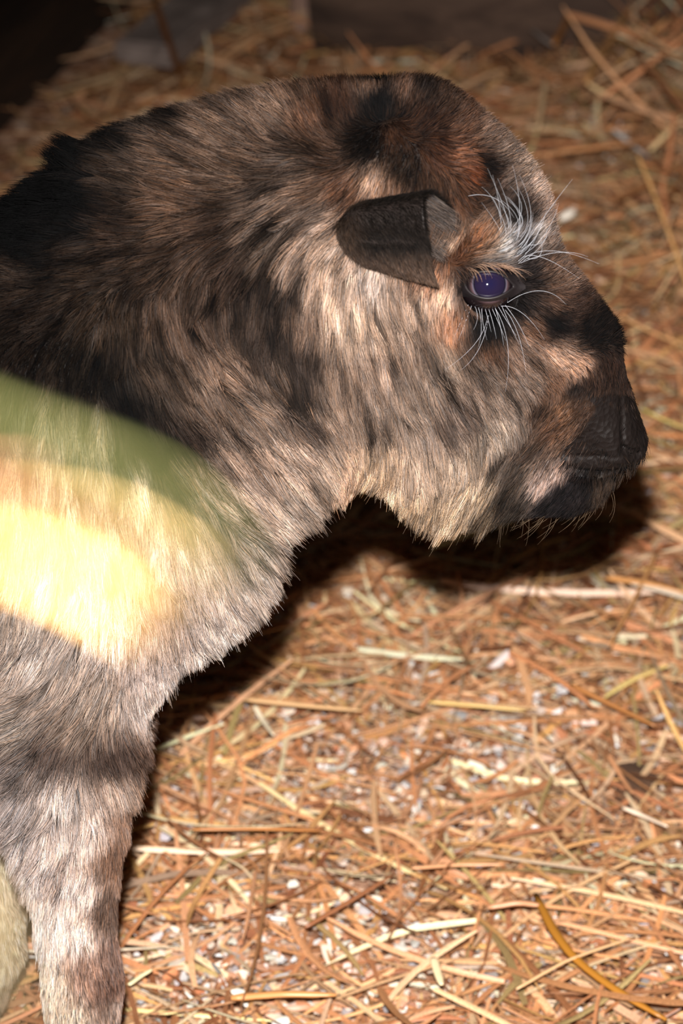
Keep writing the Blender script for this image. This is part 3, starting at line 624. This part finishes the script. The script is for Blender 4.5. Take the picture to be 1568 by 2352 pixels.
# ------------------------------------------------------------------ fur
# streaks of pale and dark hair running along the lay of the coat
SU0, SV0, SST = -1950, 120, 5.0
su = np.arange(SU0, 1580, SST); sv = np.arange(SV0, 2980, SST)
cu_, cv_ = np.meshgrid(np.arange(SU0, 1590, 20.), np.arange(SV0, 2990, 20.), indexing='ij')
_, dgrid, _, _ = coat_map(cu_.ravel(), cv_.ravel()); dgrid = nrm(dgrid).reshape(*cu_.shape, 2)
UU, VV = np.meshgrid(su, sv, indexing='ij')
def lic(seed, cell, length, steps):
    r = np.random.default_rng(seed); ng = r.standard_normal((int(3600 / cell) + 2, int(2950 / cell) + 2)); acc = np.zeros(UU.shape); wsum = 0
    for sg in (1, -1):
        a, b = UU.copy(), VV.copy()
        for k in range(steps):
            wk = .5 + .5 * math.cos(math.pi * k / steps)
            xx = np.clip((a - SU0) / cell, 0, ng.shape[0] - 1.01); yy = np.clip((b - SV0) / cell, 0, ng.shape[1] - 1.01)
            i, j = xx.astype(int), yy.astype(int); fx, fy = xx - i, yy - j
            acc += wk * (ng[i, j] * (1 - fx) * (1 - fy) + ng[i + 1, j] * fx * (1 - fy) + ng[i, j + 1] * (1 - fx) * fy + ng[i + 1, j + 1] * fx * fy); wsum += wk
            ii_ = np.clip(((a - SU0) / 20 + .5).astype(int), 0, dgrid.shape[0] - 1); jj_ = np.clip(((b - SV0) / 20 + .5).astype(int), 0, dgrid.shape[1] - 1)
            d = dgrid[ii_, jj_]; st = sg * length / steps
            a = a + d[..., 0] * st; b = b - d[..., 1] * st
    acc /= wsum
    return (acc - acc.mean()) / acc.std()
STREAK = .75 * lic(5, 11, 75, 14) + .42 * lic(6, 22, 130, 14)
def streak(u, v):
    xx = np.clip((u - SU0) / SST, 0, STREAK.shape[0] - 1.01); yy = np.clip((v - SV0) / SST, 0, STREAK.shape[1] - 1.01)
    i, j = xx.astype(int), yy.astype(int); fx, fy = xx - i, yy - j
    return STREAK[i, j] * (1 - fx) * (1 - fy) + STREAK[i + 1, j] * fx * (1 - fy) + STREAK[i, j + 1] * (1 - fx) * fy + STREAK[i + 1, j + 1] * fx * fy
GAIN = .73
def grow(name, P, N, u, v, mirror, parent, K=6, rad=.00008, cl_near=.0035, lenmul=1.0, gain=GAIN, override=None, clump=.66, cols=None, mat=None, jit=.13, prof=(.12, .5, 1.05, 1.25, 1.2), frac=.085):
    n = len(P)
    c, dr, ln, lf = coat_map(u, v)
    if override: c, dr, ln, lf = override(c, dr, ln, lf)
    if cols is not None: c = cols
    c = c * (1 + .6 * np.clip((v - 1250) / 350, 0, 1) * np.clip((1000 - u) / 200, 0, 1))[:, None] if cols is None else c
    T = dr[:, :1] * RT + dr[:, 1:] * UP
    Nn = N.copy()
    T[mirror] *= np.array([1, -1, 1])
    T = nrm(T); dn = (T * Nn).sum(1, keepdims=True)
    T = T - np.where(dn < 0, dn, .42 * dn) * Nn
    T = nrm(T + 1e-4 * UP)
    B = nrm(np.cross(Nn, T) + 1e-5 * RT)
    # slow waves in the lay of the coat
    wv = sines(P[:, 0], P[:, 2], 11, [(18, .10), (45, .10), (110, .10)])[:, None] if True else 0
    T = nrm(T + B * wv)
    B = nrm(np.cross(Nn, T) + 1e-5 * RT)
    L = ln * lenmul * rng.uniform(.7, 1.15, n)
    L = L * np.where(rng.random(n) < .035, 1.45, 1)
    t = np.linspace(0, 1, K)
    side = rng.normal(0, jit, n)[:, None]; lift = (lf * rng.uniform(.6, 1.5, n))[:, None]
    curl = rng.normal(0, .25, n)[:, None]
    pts = np.zeros((n, K, 3)); pts[:, 0] = P - Nn * .0006
    for k in range(1, K):
        tt = t[k]
        d = nrm(T + Nn * lift * (1.25 - .75 * tt) + B * (side + curl * (tt - .5)))
        pts[:, k] = pts[:, k - 1] + d * (L / (K - 1))[:, None]
    # clumps
    ncl = max(2, int(n * frac))
    cid = rng.choice(n, ncl, replace=False)
    def cluster(cid_, ):
        kd = kdtree.KDTree(len(cid_))
        for i, j in enumerate(cid_): kd.insert(P[j], i)
        kd.balance(); f = kd.find
        return np.fromiter((f(p)[1] for p in P), np.int32, n)
    spc = np.median(ln) 
    area = n / max(n, 1)
    near = cluster(cid); g = cid[near]
    w_ = (t ** 1.3 * clump)[None, :, None] * rng.uniform(.5, 1.0, n)[:, None, None]
    off = P - P[g]; far = (np.linalg.norm(off, axis=1) > .006)[:, None, None]
    lenr = (L / L[g])[:, None, None]
    tgtp = P[g][:, None] + (pts[g] - P[g][:, None]) * np.minimum(lenr, 1.3)
    pts = np.where(far, pts, pts + (tgtp - pts) * w_)
    # big locks
    cid2 = rng.choice(n, max(2, ncl // 14), replace=False); near2 = cluster(cid2); g2 = cid2[near2]
    far2 = (np.linalg.norm(P - P[g2], axis=1) > .014)[:, None, None]
    tg2 = P[g2][:, None] + (pts[g2] - P[g2][:, None])
    lw = (t ** 1.6 * .38)[None, :, None] * np.clip((L - .008) / .010, 0, 1)[:, None, None]
    pts = np.where(far2, pts, pts + (tg2 - pts) * lw)
    # colour: dark root, light band, per hair and per lock variation
    cj = np.exp(rng.normal(0, .32, n) + rng.normal(0, .20, ncl)[near] + rng.normal(0, .10, len(cid2))[near2])
    if cols is None:
        amp = np.clip((ln * 1e3 - 4) / 14, .25, 1) * np.clip(1 - (v - 1150) / 500, .35, 1)
        sk = streak(u, v); cj = cj * np.exp(amp * (.50 * np.minimum(sk, 1.2) + .35 * np.minimum(sk + .3, 0) + .05))
    blk = rng.random(n) < .20
    cj = np.where(blk, cj * .22, cj)
    hue = rng.normal(0, .07, (n, 1)) * np.array([[1.0, 0, -1.0]]) + 1
    grey = rng.random(n)[:, None] ** 2 * .5; lum = c.mean(1, keepdims=True)
    cc = (c * (1 - grey) + lum * 1.04 * grey) * hue * cj[:, None] * gain
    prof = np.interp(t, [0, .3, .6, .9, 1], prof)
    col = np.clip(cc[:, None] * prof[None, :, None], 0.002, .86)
    r = rad * rng.uniform(.7, 1.25, n)[:, None] * np.interp(t, [0, .5, 1], [1, .85, .18])[None]
    return hair_np(name, pts, r, col, mat or HM, parent)

def sample(V, F, Nrm, n, dens):
    a = np.linalg.norm(np.cross(V[F[:, 2]] - V[F[:, 0]], V[F[:, 3]] - V[F[:, 1]]), axis=1) / 2
    pw = a * dens; f = rng.choice(len(F), n, p=pw / pw.sum())
    s, t = rng.random((2, n, 1)); q = F[f]
    w_ = lambda A: A[q[:, 0]] * (1 - s) * (1 - t) + A[q[:, 1]] * s * (1 - t) + A[q[:, 2]] * s * t + A[q[:, 3]] * (1 - s) * t
    return w_(V), nrm(w_(Nrm))

NH = 420000
fc = BV[BF].mean(1); fn = BN[BF].mean(1)
facing = -((fc - CAM) * fn).sum(1)
dens = np.where(facing > -.25, 1.0, .12)
fm = fc * np.where(fc[:, 1:2] > 0, np.array([[1, -1, 1]]), 1)
fu, fv = w2p(fm)
dens *= np.where(fc[:, 0] < -.19, .22, 1); dens *= np.where(fu > 700, 1.5, 1) * np.where(fu > 1230, 1.4, 1)
dens *= np.where(fv > 2420, .4, 1)
dens *= np.where(inpoly(fu, fv, BARE) & (fc[:, 0] > .08), .06, 1)
dens *= np.where(inpoly(fu, fv, LID), 0, 1)
P, N = sample(BV, BF, BN, NH, dens)
mir = P[:, 1] > 0
Pm = P * np.where(mir[:, None], np.array([[1, -1, 1]]), 1)
u, v = w2p(Pm)
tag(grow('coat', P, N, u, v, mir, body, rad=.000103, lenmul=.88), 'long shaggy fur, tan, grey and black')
P, N = sample(BV, BF, BN, int(NH * .8), dens)
mir = P[:, 1] > 0
Pm = P * np.where(mir[:, None], np.array([[1, -1, 1]]), 1)
u, v = w2p(Pm)
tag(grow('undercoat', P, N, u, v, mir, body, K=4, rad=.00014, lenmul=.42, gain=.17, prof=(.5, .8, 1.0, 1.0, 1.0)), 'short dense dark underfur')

# ------------------------------------------------------------------ eyes and lids
def sphere(name, c, r, mat, parent, seg=48, flip=1):
    import bmesh
    bm = bmesh.new(); bmesh.ops.create_uvsphere(bm, u_segments=seg, v_segments=seg // 2, radius=r)
    me = bpy.data.meshes.new(name); bm.to_mesh(me); bm.free(); me.materials.append(mat)
    for p in me.polygons: p.use_smooth = True
    o = bpy.data.objects.new(name, me); C.objects.link(o); o.location = c; o.parent = parent
    return o
m = MatB('eyeball'); tc = m.n('ShaderNodeTexCoord'); dp = m.n('ShaderNodeVectorMath', operation='DISTANCE')
m.l(tc.outputs['Object'], dp.inputs[0])
gz = nrm(np.array([.20, -.93, .28]));
gaze = p2w(1126, 651, EY[1] - EYE_R) - EY; gaze = nrm(gaze + 0)
dp.inputs[1].default_value = gaze * EYE_R
mr = m.n('ShaderNodeMapRange'); mr.inputs[2].default_value = .0135; m.l(dp.outputs['Value'], mr.inputs[0])
m.l(m.ramp(mr.outputs[0], [(0.0, (20, 18, 44)), (.30, (26, 20, 40)), (.52, (24, 19, 36)), (.55, (10, 9, 14)), (.57, (44, 42, 54)), (.61, (84, 78, 88)), (.65, (72, 55, 58)), (.71, (46, 34, 36)), (.78, (22, 16, 18))]), m.b.inputs['Base Color'])
m.b.inputs['Roughness'].default_value = .04; m.b.inputs['Coat Weight'].default_value = .6; m.b.inputs['Coat Roughness'].default_value = .02
eyem = m.m
lidm = smat('eyelid_skin', (26, 21, 22), .5, .4).m
lid_in = np.array([(1066, 648), (1074, 634), (1088, 628), (1106, 625), (1124, 624), (1142, 627), (1158, 635), (1168, 644), (1182, 658), (1170, 666), (1158, 674), (1140, 682), (1120, 685), (1100, 682), (1084, 675), (1072, 664)], float)
for s in (-1, 1):
    ey = EY * np.array([1, -s, 1]); eye = bpy.data.objects.new('eye', None); C.objects.link(eye); eye.parent = calf; eye.location = ey
    if s == -1:
        eb = sphere('eyeball', (0, 0, 0), EYE_R, eyem, eye)
    else:
        eb = eb.copy(); C.objects.link(eb); eb.parent = eye; eb.scale = (1, -1, 1)
    # lid: rings from the almond slit outwards over the ball and down into the fur
    cen = np.array([1120., 653.]); Li = smooth_poly(cen + (lid_in - cen) * .95, 1); n = len(Li); rings = []
    for (k, off) in ((1.0, -.0012), (1.0, .0006), (1.06, .0017), (1.16, .0016), (1.32, .0006), (1.55, -.003)):
        r2 = cen + (Li - cen) * k; w3 = p2w(r2[:, 0], r2[:, 1], EY[1] - EYE_R * .8)
        d = nrm(w3 - CAM); oc = EY - CAM
        tb = d @ oc; h2 = (oc @ oc) - tb ** 2; rr = EYE_R + off
        hit = tb - np.sqrt(np.maximum(rr * rr - h2, (.35 * rr) ** 2)); rings.append(CAM + d * hit[:, None])
    V = np.concatenate(rings) - EY; V[:, 1] *= -s
    F = [(a * n + i, a * n + (i + 1) % n, (a + 1) * n + (i + 1) % n, (a + 1) * n + i) for a in range(5) for i in range(n)]
    mesh_np('eyelid', V, np.array(F), lidm, parent=eye)

# long pale hairs: brow whiskers, lashes, chin hairs  (px polylines, depth y)
def whiskers(name, specs, y0, rad, cols, parent, mirror=False, label=None):
    K = 9; P = np.zeros((len(specs), K, 3)); Cc = np.zeros((len(specs), K, 3)); R = np.zeros((len(specs), K))
    for i, (pts, dy) in enumerate(specs):
        pts = np.array(pts, float); s = np.linspace(0, len(pts) - 1, K)
        # quadratic smoothing through the points
        if len(pts) == 3:
            t = np.linspace(0, 1, K)[:, None]; ctrl = 2 * pts[1] - .5 * (pts[0] + pts[2]); q = (1 - t) ** 2 * pts[0] + 2 * t * (1 - t) * ctrl + t * t * pts[2]
        else: q = np.stack([np.interp(s, range(len(pts)), pts[:, 0]), np.interp(s, range(len(pts)), pts[:, 1])], 1)
        yy = y0 + np.linspace(0, 1, K) ** .7 * dy
        P[i] = p2w(q[:, 0], q[:, 1], yy); Cc[i] = cols; R[i] = rad * np.interp(np.linspace(0, 1, K), [0, .6, 1], [1, .8, .25])
    if mirror: P[..., 1] *= -1
    return tag(hair_np(name, P, R, Cc, HM, parent), label)
r_ = random.Random(3)
brow = []
for i in range(15):   # upright bundle above the eye
    a = i / 14; b = (1143 + 52 * a + r_.uniform(-7, 7), 570 - 50 * r_.random()); e = (1112 + 70 * a + r_.uniform(-22, 22), 375 + 90 * r_.random())
    brow.append(([b, ((b[0] + e[0]) / 2 + r_.uniform(8, 30), (b[1] + e[1]) / 2 + r_.uniform(-5, 20)), e], -.012 * r_.random()))
for i in range(13):   # sweeping to the upper right
    b = (1170 + r_.uniform(-12, 45), 600 - 40 * r_.random()); e = (b[0] + 30 + 55 * r_.random(), 450 + 100 * r_.random())
    brow.append(([b, ((b[0] + e[0]) / 2 + r_.uniform(5, 16), (b[1] + e[1]) / 2 + r_.uniform(0, 16)), e], -.010 * r_.random()))
brow += [([(1190, 606), (1260, 576), (1375, 606)], -.004), ([(1195, 604), (1280, 580), (1350, 590)], -.004), ([(1200, 570), (1262, 480), (1314, 412)], -.006), ([(1165, 695), (1240, 668), (1300, 700)], -.006),
         ([(1190, 600), (1240, 590), (1330, 640)], -.005), ([(1075, 450), (1135, 455), (1180, 500)], -.008)]
lash = []
for i in range(12):   # lower lashes
    a = i / 11; b = (1075 + 85 * a, 700 + 8 * math.sin(a * 3)); e = (b[0] + (a - .35) * 70 + r_.uniform(-14, 14), 740 + r_.uniform(15, 60))
    lash.append(([b, ((b[0] + e[0]) / 2 + r_.uniform(-3, 8), (b[1] + e[1]) / 2), e], -.006))
lash += [([(1120, 725), (1090, 790), (1020, 850)], -.005), ([(1122, 725), (1100, 800), (1058, 850)], -.005), ([(1135, 705), (1165, 790), (1160, 900)], -.006), ([(1160, 712), (1190, 770), (1208, 860)], -.006), ([(1150, 703), (1200, 720), (1250, 780)], -.005)]
ulash = []
for i in range(46):
    a = r_.random(); b = (1072 + 95 * a, 622 - 14 * math.sin(a * 3.0) + r_.uniform(-8, 2)); e = (b[0] + 12 + 40 * a + r_.uniform(-8, 14), b[1] + 12 + 22 * r_.random())
    ulash.append(([b, ((b[0] + e[0]) / 2 + 3, (b[1] + e[1]) / 2 - 4), e], -.005 - .003 * r_.random()))
yl = EY[1] - EYE_R * .75
for mi in (False, True):
    if mi: brow = [([b, tuple(np.array(b) + .25 * (np.array(m_) - b)), tuple(np.array(b) + .25 * (np.array(e) - b))], d) for (b, m_, e), d in brow[:20]]
    whiskers('brow_whiskers', brow, EY[1] - EYE_R * .55, .00005, srgb((205, 207, 214)), body, mi, 'long white hairs over the eye')
    whiskers('eyelashes', lash, yl, .00005, srgb((200, 200, 208)), body, mi, 'long white lashes below the eye')
    whiskers('eyelashes', ulash, EY[1] - EYE_R * .98, .00006, srgb((150, 120, 100)), body, mi)
chinh = []
for i in range(60):
    a = r_.random(); b = (1240 + 165 * a, 1165 - 50 * a + r_.uniform(-18, 6)); e = (b[0] - 55 + 50 * a * r_.random() + r_.uniform(-50, 20), b[1] + 25 + 70 * r_.random())
    chinh.append(([b, ((b[0] + e[0]) / 2 + 12, (b[1] + e[1]) / 2 + 4), e], r_.uniform(-.004, .006)))
for i in range(26):
    a = r_.random(); b = (1000 + 210 * a, 1150); e = (b[0] - 30 + 40 * r_.random(), 1200 + 55 * r_.random())
    chinh.append(([b, ((b[0] + e[0]) / 2 + 8, (b[1] + e[1]) / 2), e], r_.uniform(-.006, .006)))
chinh += [([(1175, 1150), (1190, 1180), (1214, 1215)], -.004), ([(1160, 1150), (1150, 1200), (1148, 1258)], -.002), ([(1110, 1150), (1096, 1200), (1088, 1245)], -.002)]
whiskers('chin_hairs', chinh, -.010, .00006, srgb((110, 92, 74)), body, False, 'thin long hairs hanging under the chin')

# ------------------------------------------------------------------ ears
EAR_Y = -.046
def ear_surface(nu=40, nv=48):
    t = np.linspace(0, 1, nu)[:, None]; ph = np.linspace(math.radians(-125), math.radians(205), nv)[None, :]   # phi 0 = towards the viewer, 90 = up, 180 = head side
    co, si = np.cos(ph), np.sin(ph)
    bulb = np.sqrt(np.clip(1 - (1 - np.clip(t / .3, 0.02, 1)) ** 2, 0, 1))
    up_e = (46 + 52 * t ** .9) * bulb; dn_e = (52 + 54 * t ** .9) * bulb
    cu = 772 + 213 * t + 0 * ph; cv = 528 + 9 * t + 0 * ph
    far = np.exp(-((np.degrees(ph) - 150) / 48) ** 2)
    ext = 46 * far * t ** 4 - 13 * si * (1 - far) * t ** 2 - 8 * np.clip(co, 0, 1) * t ** 2
    up_e = up_e - 14 * far * t ** 3
    hv = np.where(si > 0, up_e * si, dn_e * si)
    U = cu + ext; Vp = cv - hv
    depth = (.0105 + .0075 * t) * bulb
    fold = .0016 * np.exp(-((Vp - 545) / 9) ** 2) * (co > 0) * np.clip(t * 3, 0, 1) * np.clip(2.2 - 2 * t, 0, 1)
    Y = EAR_Y - .012 * t - depth * co - .002 + fold
    return U, Vp, Y
U, Vp, Y = ear_surface()
EV = p2w(U.ravel(), Vp.ravel(), Y.ravel()); nu, nv = U.shape
EF = np.array([(i * nv + j, i * nv + j + 1, (i + 1) * nv + j + 1, (i + 1) * nv + j) for i in range(nu - 1) for j in range(nv - 1)])
EN = vnormals(EV, EF)
cen_ = EV.reshape(nu, nv, 3).mean(1).repeat(nv, 0)
if (EN * (EV - cen_)).sum() < 0: EN = -EN; EF = EF[:, ::-1]
earm = smat('ear_skin', (34, 27, 24), .6, .3).m
for s in (1, -1):
    fl = np.array([1, s, 1]); er = bpy.data.objects.new('ear', None); C.objects.link(er); er.parent = calf
    tag(er, 'dark near ear folded forward' if s == 1 else None)
    sh = mesh_np('ear_shell', EV * fl, EF if s == 1 else EF[:, ::-1], earm, parent=er)
    so = sh.modifiers.new('thick', 'SOLIDIFY'); so.thickness = .0011; so.offset = -1
    P, N = sample(EV, EF, EN, 34000 if s == 1 else 8000, np.ones(len(EF)))
    u, v = w2p(P)
    tt = np.clip((u - 790) / 195, 0, 1); low = np.clip((v - 560) / 70, 0, 1)
    cols = srgb((22, 18, 15)) * (1 - low[:, None]) + srgb((78, 60, 48)) * low[:, None]
    cols = cols * (1 - .0 * tt[:, None]) + srgb((60, 44, 32)) * np.clip(.25 - tt, 0, 1)[:, None] * 2
    def ov(c, dr, ln, lf):
        ang = np.radians(-40 - 25 * (v > 560))
        return c, np.stack([np.cos(ang), np.sin(ang)], 1), np.full(len(c), .0046), np.full(len(c), .45)
    grow('ear_fur', P * fl, N * fl, u, v, np.full(len(P), s == -1), er, K=4, override=ov, cols=cols, gain=1.0, rad=.00006, clump=.3)
    # pale hair lining the inside near the opening
    jj = np.arange(len(EV)) % nv; phd = np.linspace(-125, 205, nv)[jj]; ti = (np.arange(len(EV)) // nv) / (nu - 1)
    selv = (phd > 95) & (ti > .5)
    fm_ = selv[EF].all(1)
    if fm_.any():
        P, N = sample(EV, EF[fm_], -EN, 2600 if s == 1 else 900, np.ones(fm_.sum()))
        u, v = w2p(P)
        def ov2(c, dr, ln, lf):
            return c, np.tile([np.cos(math.radians(-35)), np.sin(math.radians(-35))], (len(c), 1)), np.full(len(c), .009), np.full(len(c), .45)
        grow('ear_lining', P * fl - N * fl * -.0002, N * fl, u, v, np.full(len(P), s == -1), er, K=5, override=ov2, cols=np.tile(srgb((74, 64, 58)), (len(P), 1)), gain=1.0, rad=.00007, clump=.4)

# ------------------------------------------------------------------ hooves
hoofm = smat('hoof_horn', (40, 34, 30), .5).m
for (P3, rad), nm in zip(chains, range(4)):
    e = P3[-1]; 
    for s in (-1, 1):
        V = []; nseg = 14
        for (h, k) in ((0.0, 1.0), (.006, .98), (.020, .78), (.028, .60)):
            for i in range(nseg):
                a = i / nseg * 2 * math.pi
                V.append((e[0] + .010 + k * .017 * math.cos(a) - h * .5, e[1] + s * .0085 + k * .0085 * math.sin(a), h + .001))
        F = [(r * nseg + i, r * nseg + (i + 1) % nseg, (r + 1) * nseg + (i + 1) % nseg, (r + 1) * nseg + i) for r in range(3) for i in range(nseg)]
        F4 = [(r_i) for r_i in F]; tri = []
        V.append((e[0] + .010, e[1] + s * .0085, .001)); V.append((e[0] - .004, e[1] + s * .0085, .030))
        for i in range(nseg): tri += [(len(V) - 2, (i + 1) % nseg, i), (len(V) - 1, 3 * nseg + i, 3 * nseg + (i + 1) % nseg)]
        mesh_np('hoof', np.array(V), [np.array(F4), np.array(tri)], hoofm, parent=calf)

# ------------------------------------------------------------------ leafy cane close to the lens
def leaf_mesh(name, path, wid, col, parent, mat=None, rollv=(0, 0, 1), k=16):
    path = np.array(path, float); s = np.linspace(0, len(path) - 1, k)
    P = np.stack([np.interp(s, range(len(path)), path[:, q]) for q in range(3)], 1)
    for _ in range(6): P[1:-1] = .5 * P[1:-1] + .25 * (P[2:] + P[:-2])
    T = nrm(np.gradient(P, axis=0)); S = nrm(np.cross(T, np.cross(np.array(rollv, float), T))); t = np.linspace(0, 1, k)
    hw = wid / 2 * np.interp(t, [0, .08, .3, .6, .85, 1], [.12, .6, 1, .95, .5, .03])
    Nn = np.cross(S, T); V = []
    for e in (-1, -.5, 0, .5, 1): V.append(P + S * hw[:, None] * e + Nn * (abs(e) * .18 * hw)[:, None])
    V = np.stack(V, 1).reshape(-1, 3)
    F = np.array([(i * 5 + j, i * 5 + j + 1, (i + 1) * 5 + j + 1, (i + 1) * 5 + j) for i in range(k - 1) for j in range(4)])
    o = mesh_np(name, V, F, mat, parent=parent); so = o.modifiers.new('thick', 'SOLIDIFY'); so.thickness = .0003
    return o
def near_pt(u, v, dist):
    d = FWD * D0 + RT * (u - 784) * PX - UP * (v - 1176) * PX
    return CAM + d / D0 * dist
def leafmat(name, rgb, tr=.25):
    m = smat(name, rgb, .5, .3); t = m.n('ShaderNodeBsdfTranslucent'); t.inputs[0].default_value = (*srgb(rgb), 1)
    mx = m.n('ShaderNodeMixShader'); mx.inputs[0].default_value = tr; m.l(m.b.outputs[0], mx.inputs[1]); m.l(t.outputs[0], mx.inputs[2]); m.l(mx.outputs[0], m.out.inputs[0]); return m.m
cane = bpy.data.objects.new('leafy_cane', None); C.objects.link(cane)
base = near_pt(-900, 1500, .55); cane.location = (base[0], base[1], 0)
tag(cane, 'out of focus green and yellow leaves close to the lens at the left edge', 'plant')
def loc(p): return np.array(p) - np.array(cane.location)
stem = [(base[0], base[1], .002), (base[0], base[1], .35), near_pt(-800, 1750, .52), near_pt(-700, 1250, .42), near_pt(-640, 700, .40)]
V, F = tube([loc(p) for p in stem], [.004, .0036, .003, .0026, .001], 10); mesh_np('stem', V, F, leafmat('cane_green', (120, 130, 60), .05), parent=cane)
gm = leafmat('leaf_green', (76, 78, 42)); ym = leafmat('leaf_yellow', (240, 186, 112)); pm = leafmat('leaf_pinkish', (170, 116, 92)); fm2 = leafmat('leaf_pale', (222, 200, 156))
leaf_mesh('leaf', [loc(near_pt(*p)) for p in [(-700, 640, .40), (-100, 915, .36), (230, 1040, .34), (430, 1120, .33), (540, 1290, .32)]], .0088, None, cane, gm, FWD)
leaf_mesh('leaf', [loc(near_pt(*p)) for p in [(-760, 1030, .37), (-190, 1085, .33), (60, 1115, .31)]], .0038, None, cane, pm, FWD)
leaf_mesh('leaf', [loc(near_pt(*p)) for p in [(-770, 1110, .39), (-100, 1150, .32), (250, 1190, .30), (440, 1330, .29)]], .0022, None, cane, leafmat('leaf_tan', (190, 158, 96)), FWD)
leaf_mesh('leaf', [loc(near_pt(*p)) for p in [(-780, 1180, .42), (-200, 1230, .33), (60, 1265, .30), (210, 1320, .29), (330, 1440, .29)]], .0190, None, cane, ym, FWD)
leaf_mesh('leaf', [loc(near_pt(*p)) for p in [(-800, 1750, .50), (-300, 1850, .42), (-90, 2020, .36), (10, 2240, .34), (80, 2600, .33)]], .0150, None, cane, fm2, FWD)
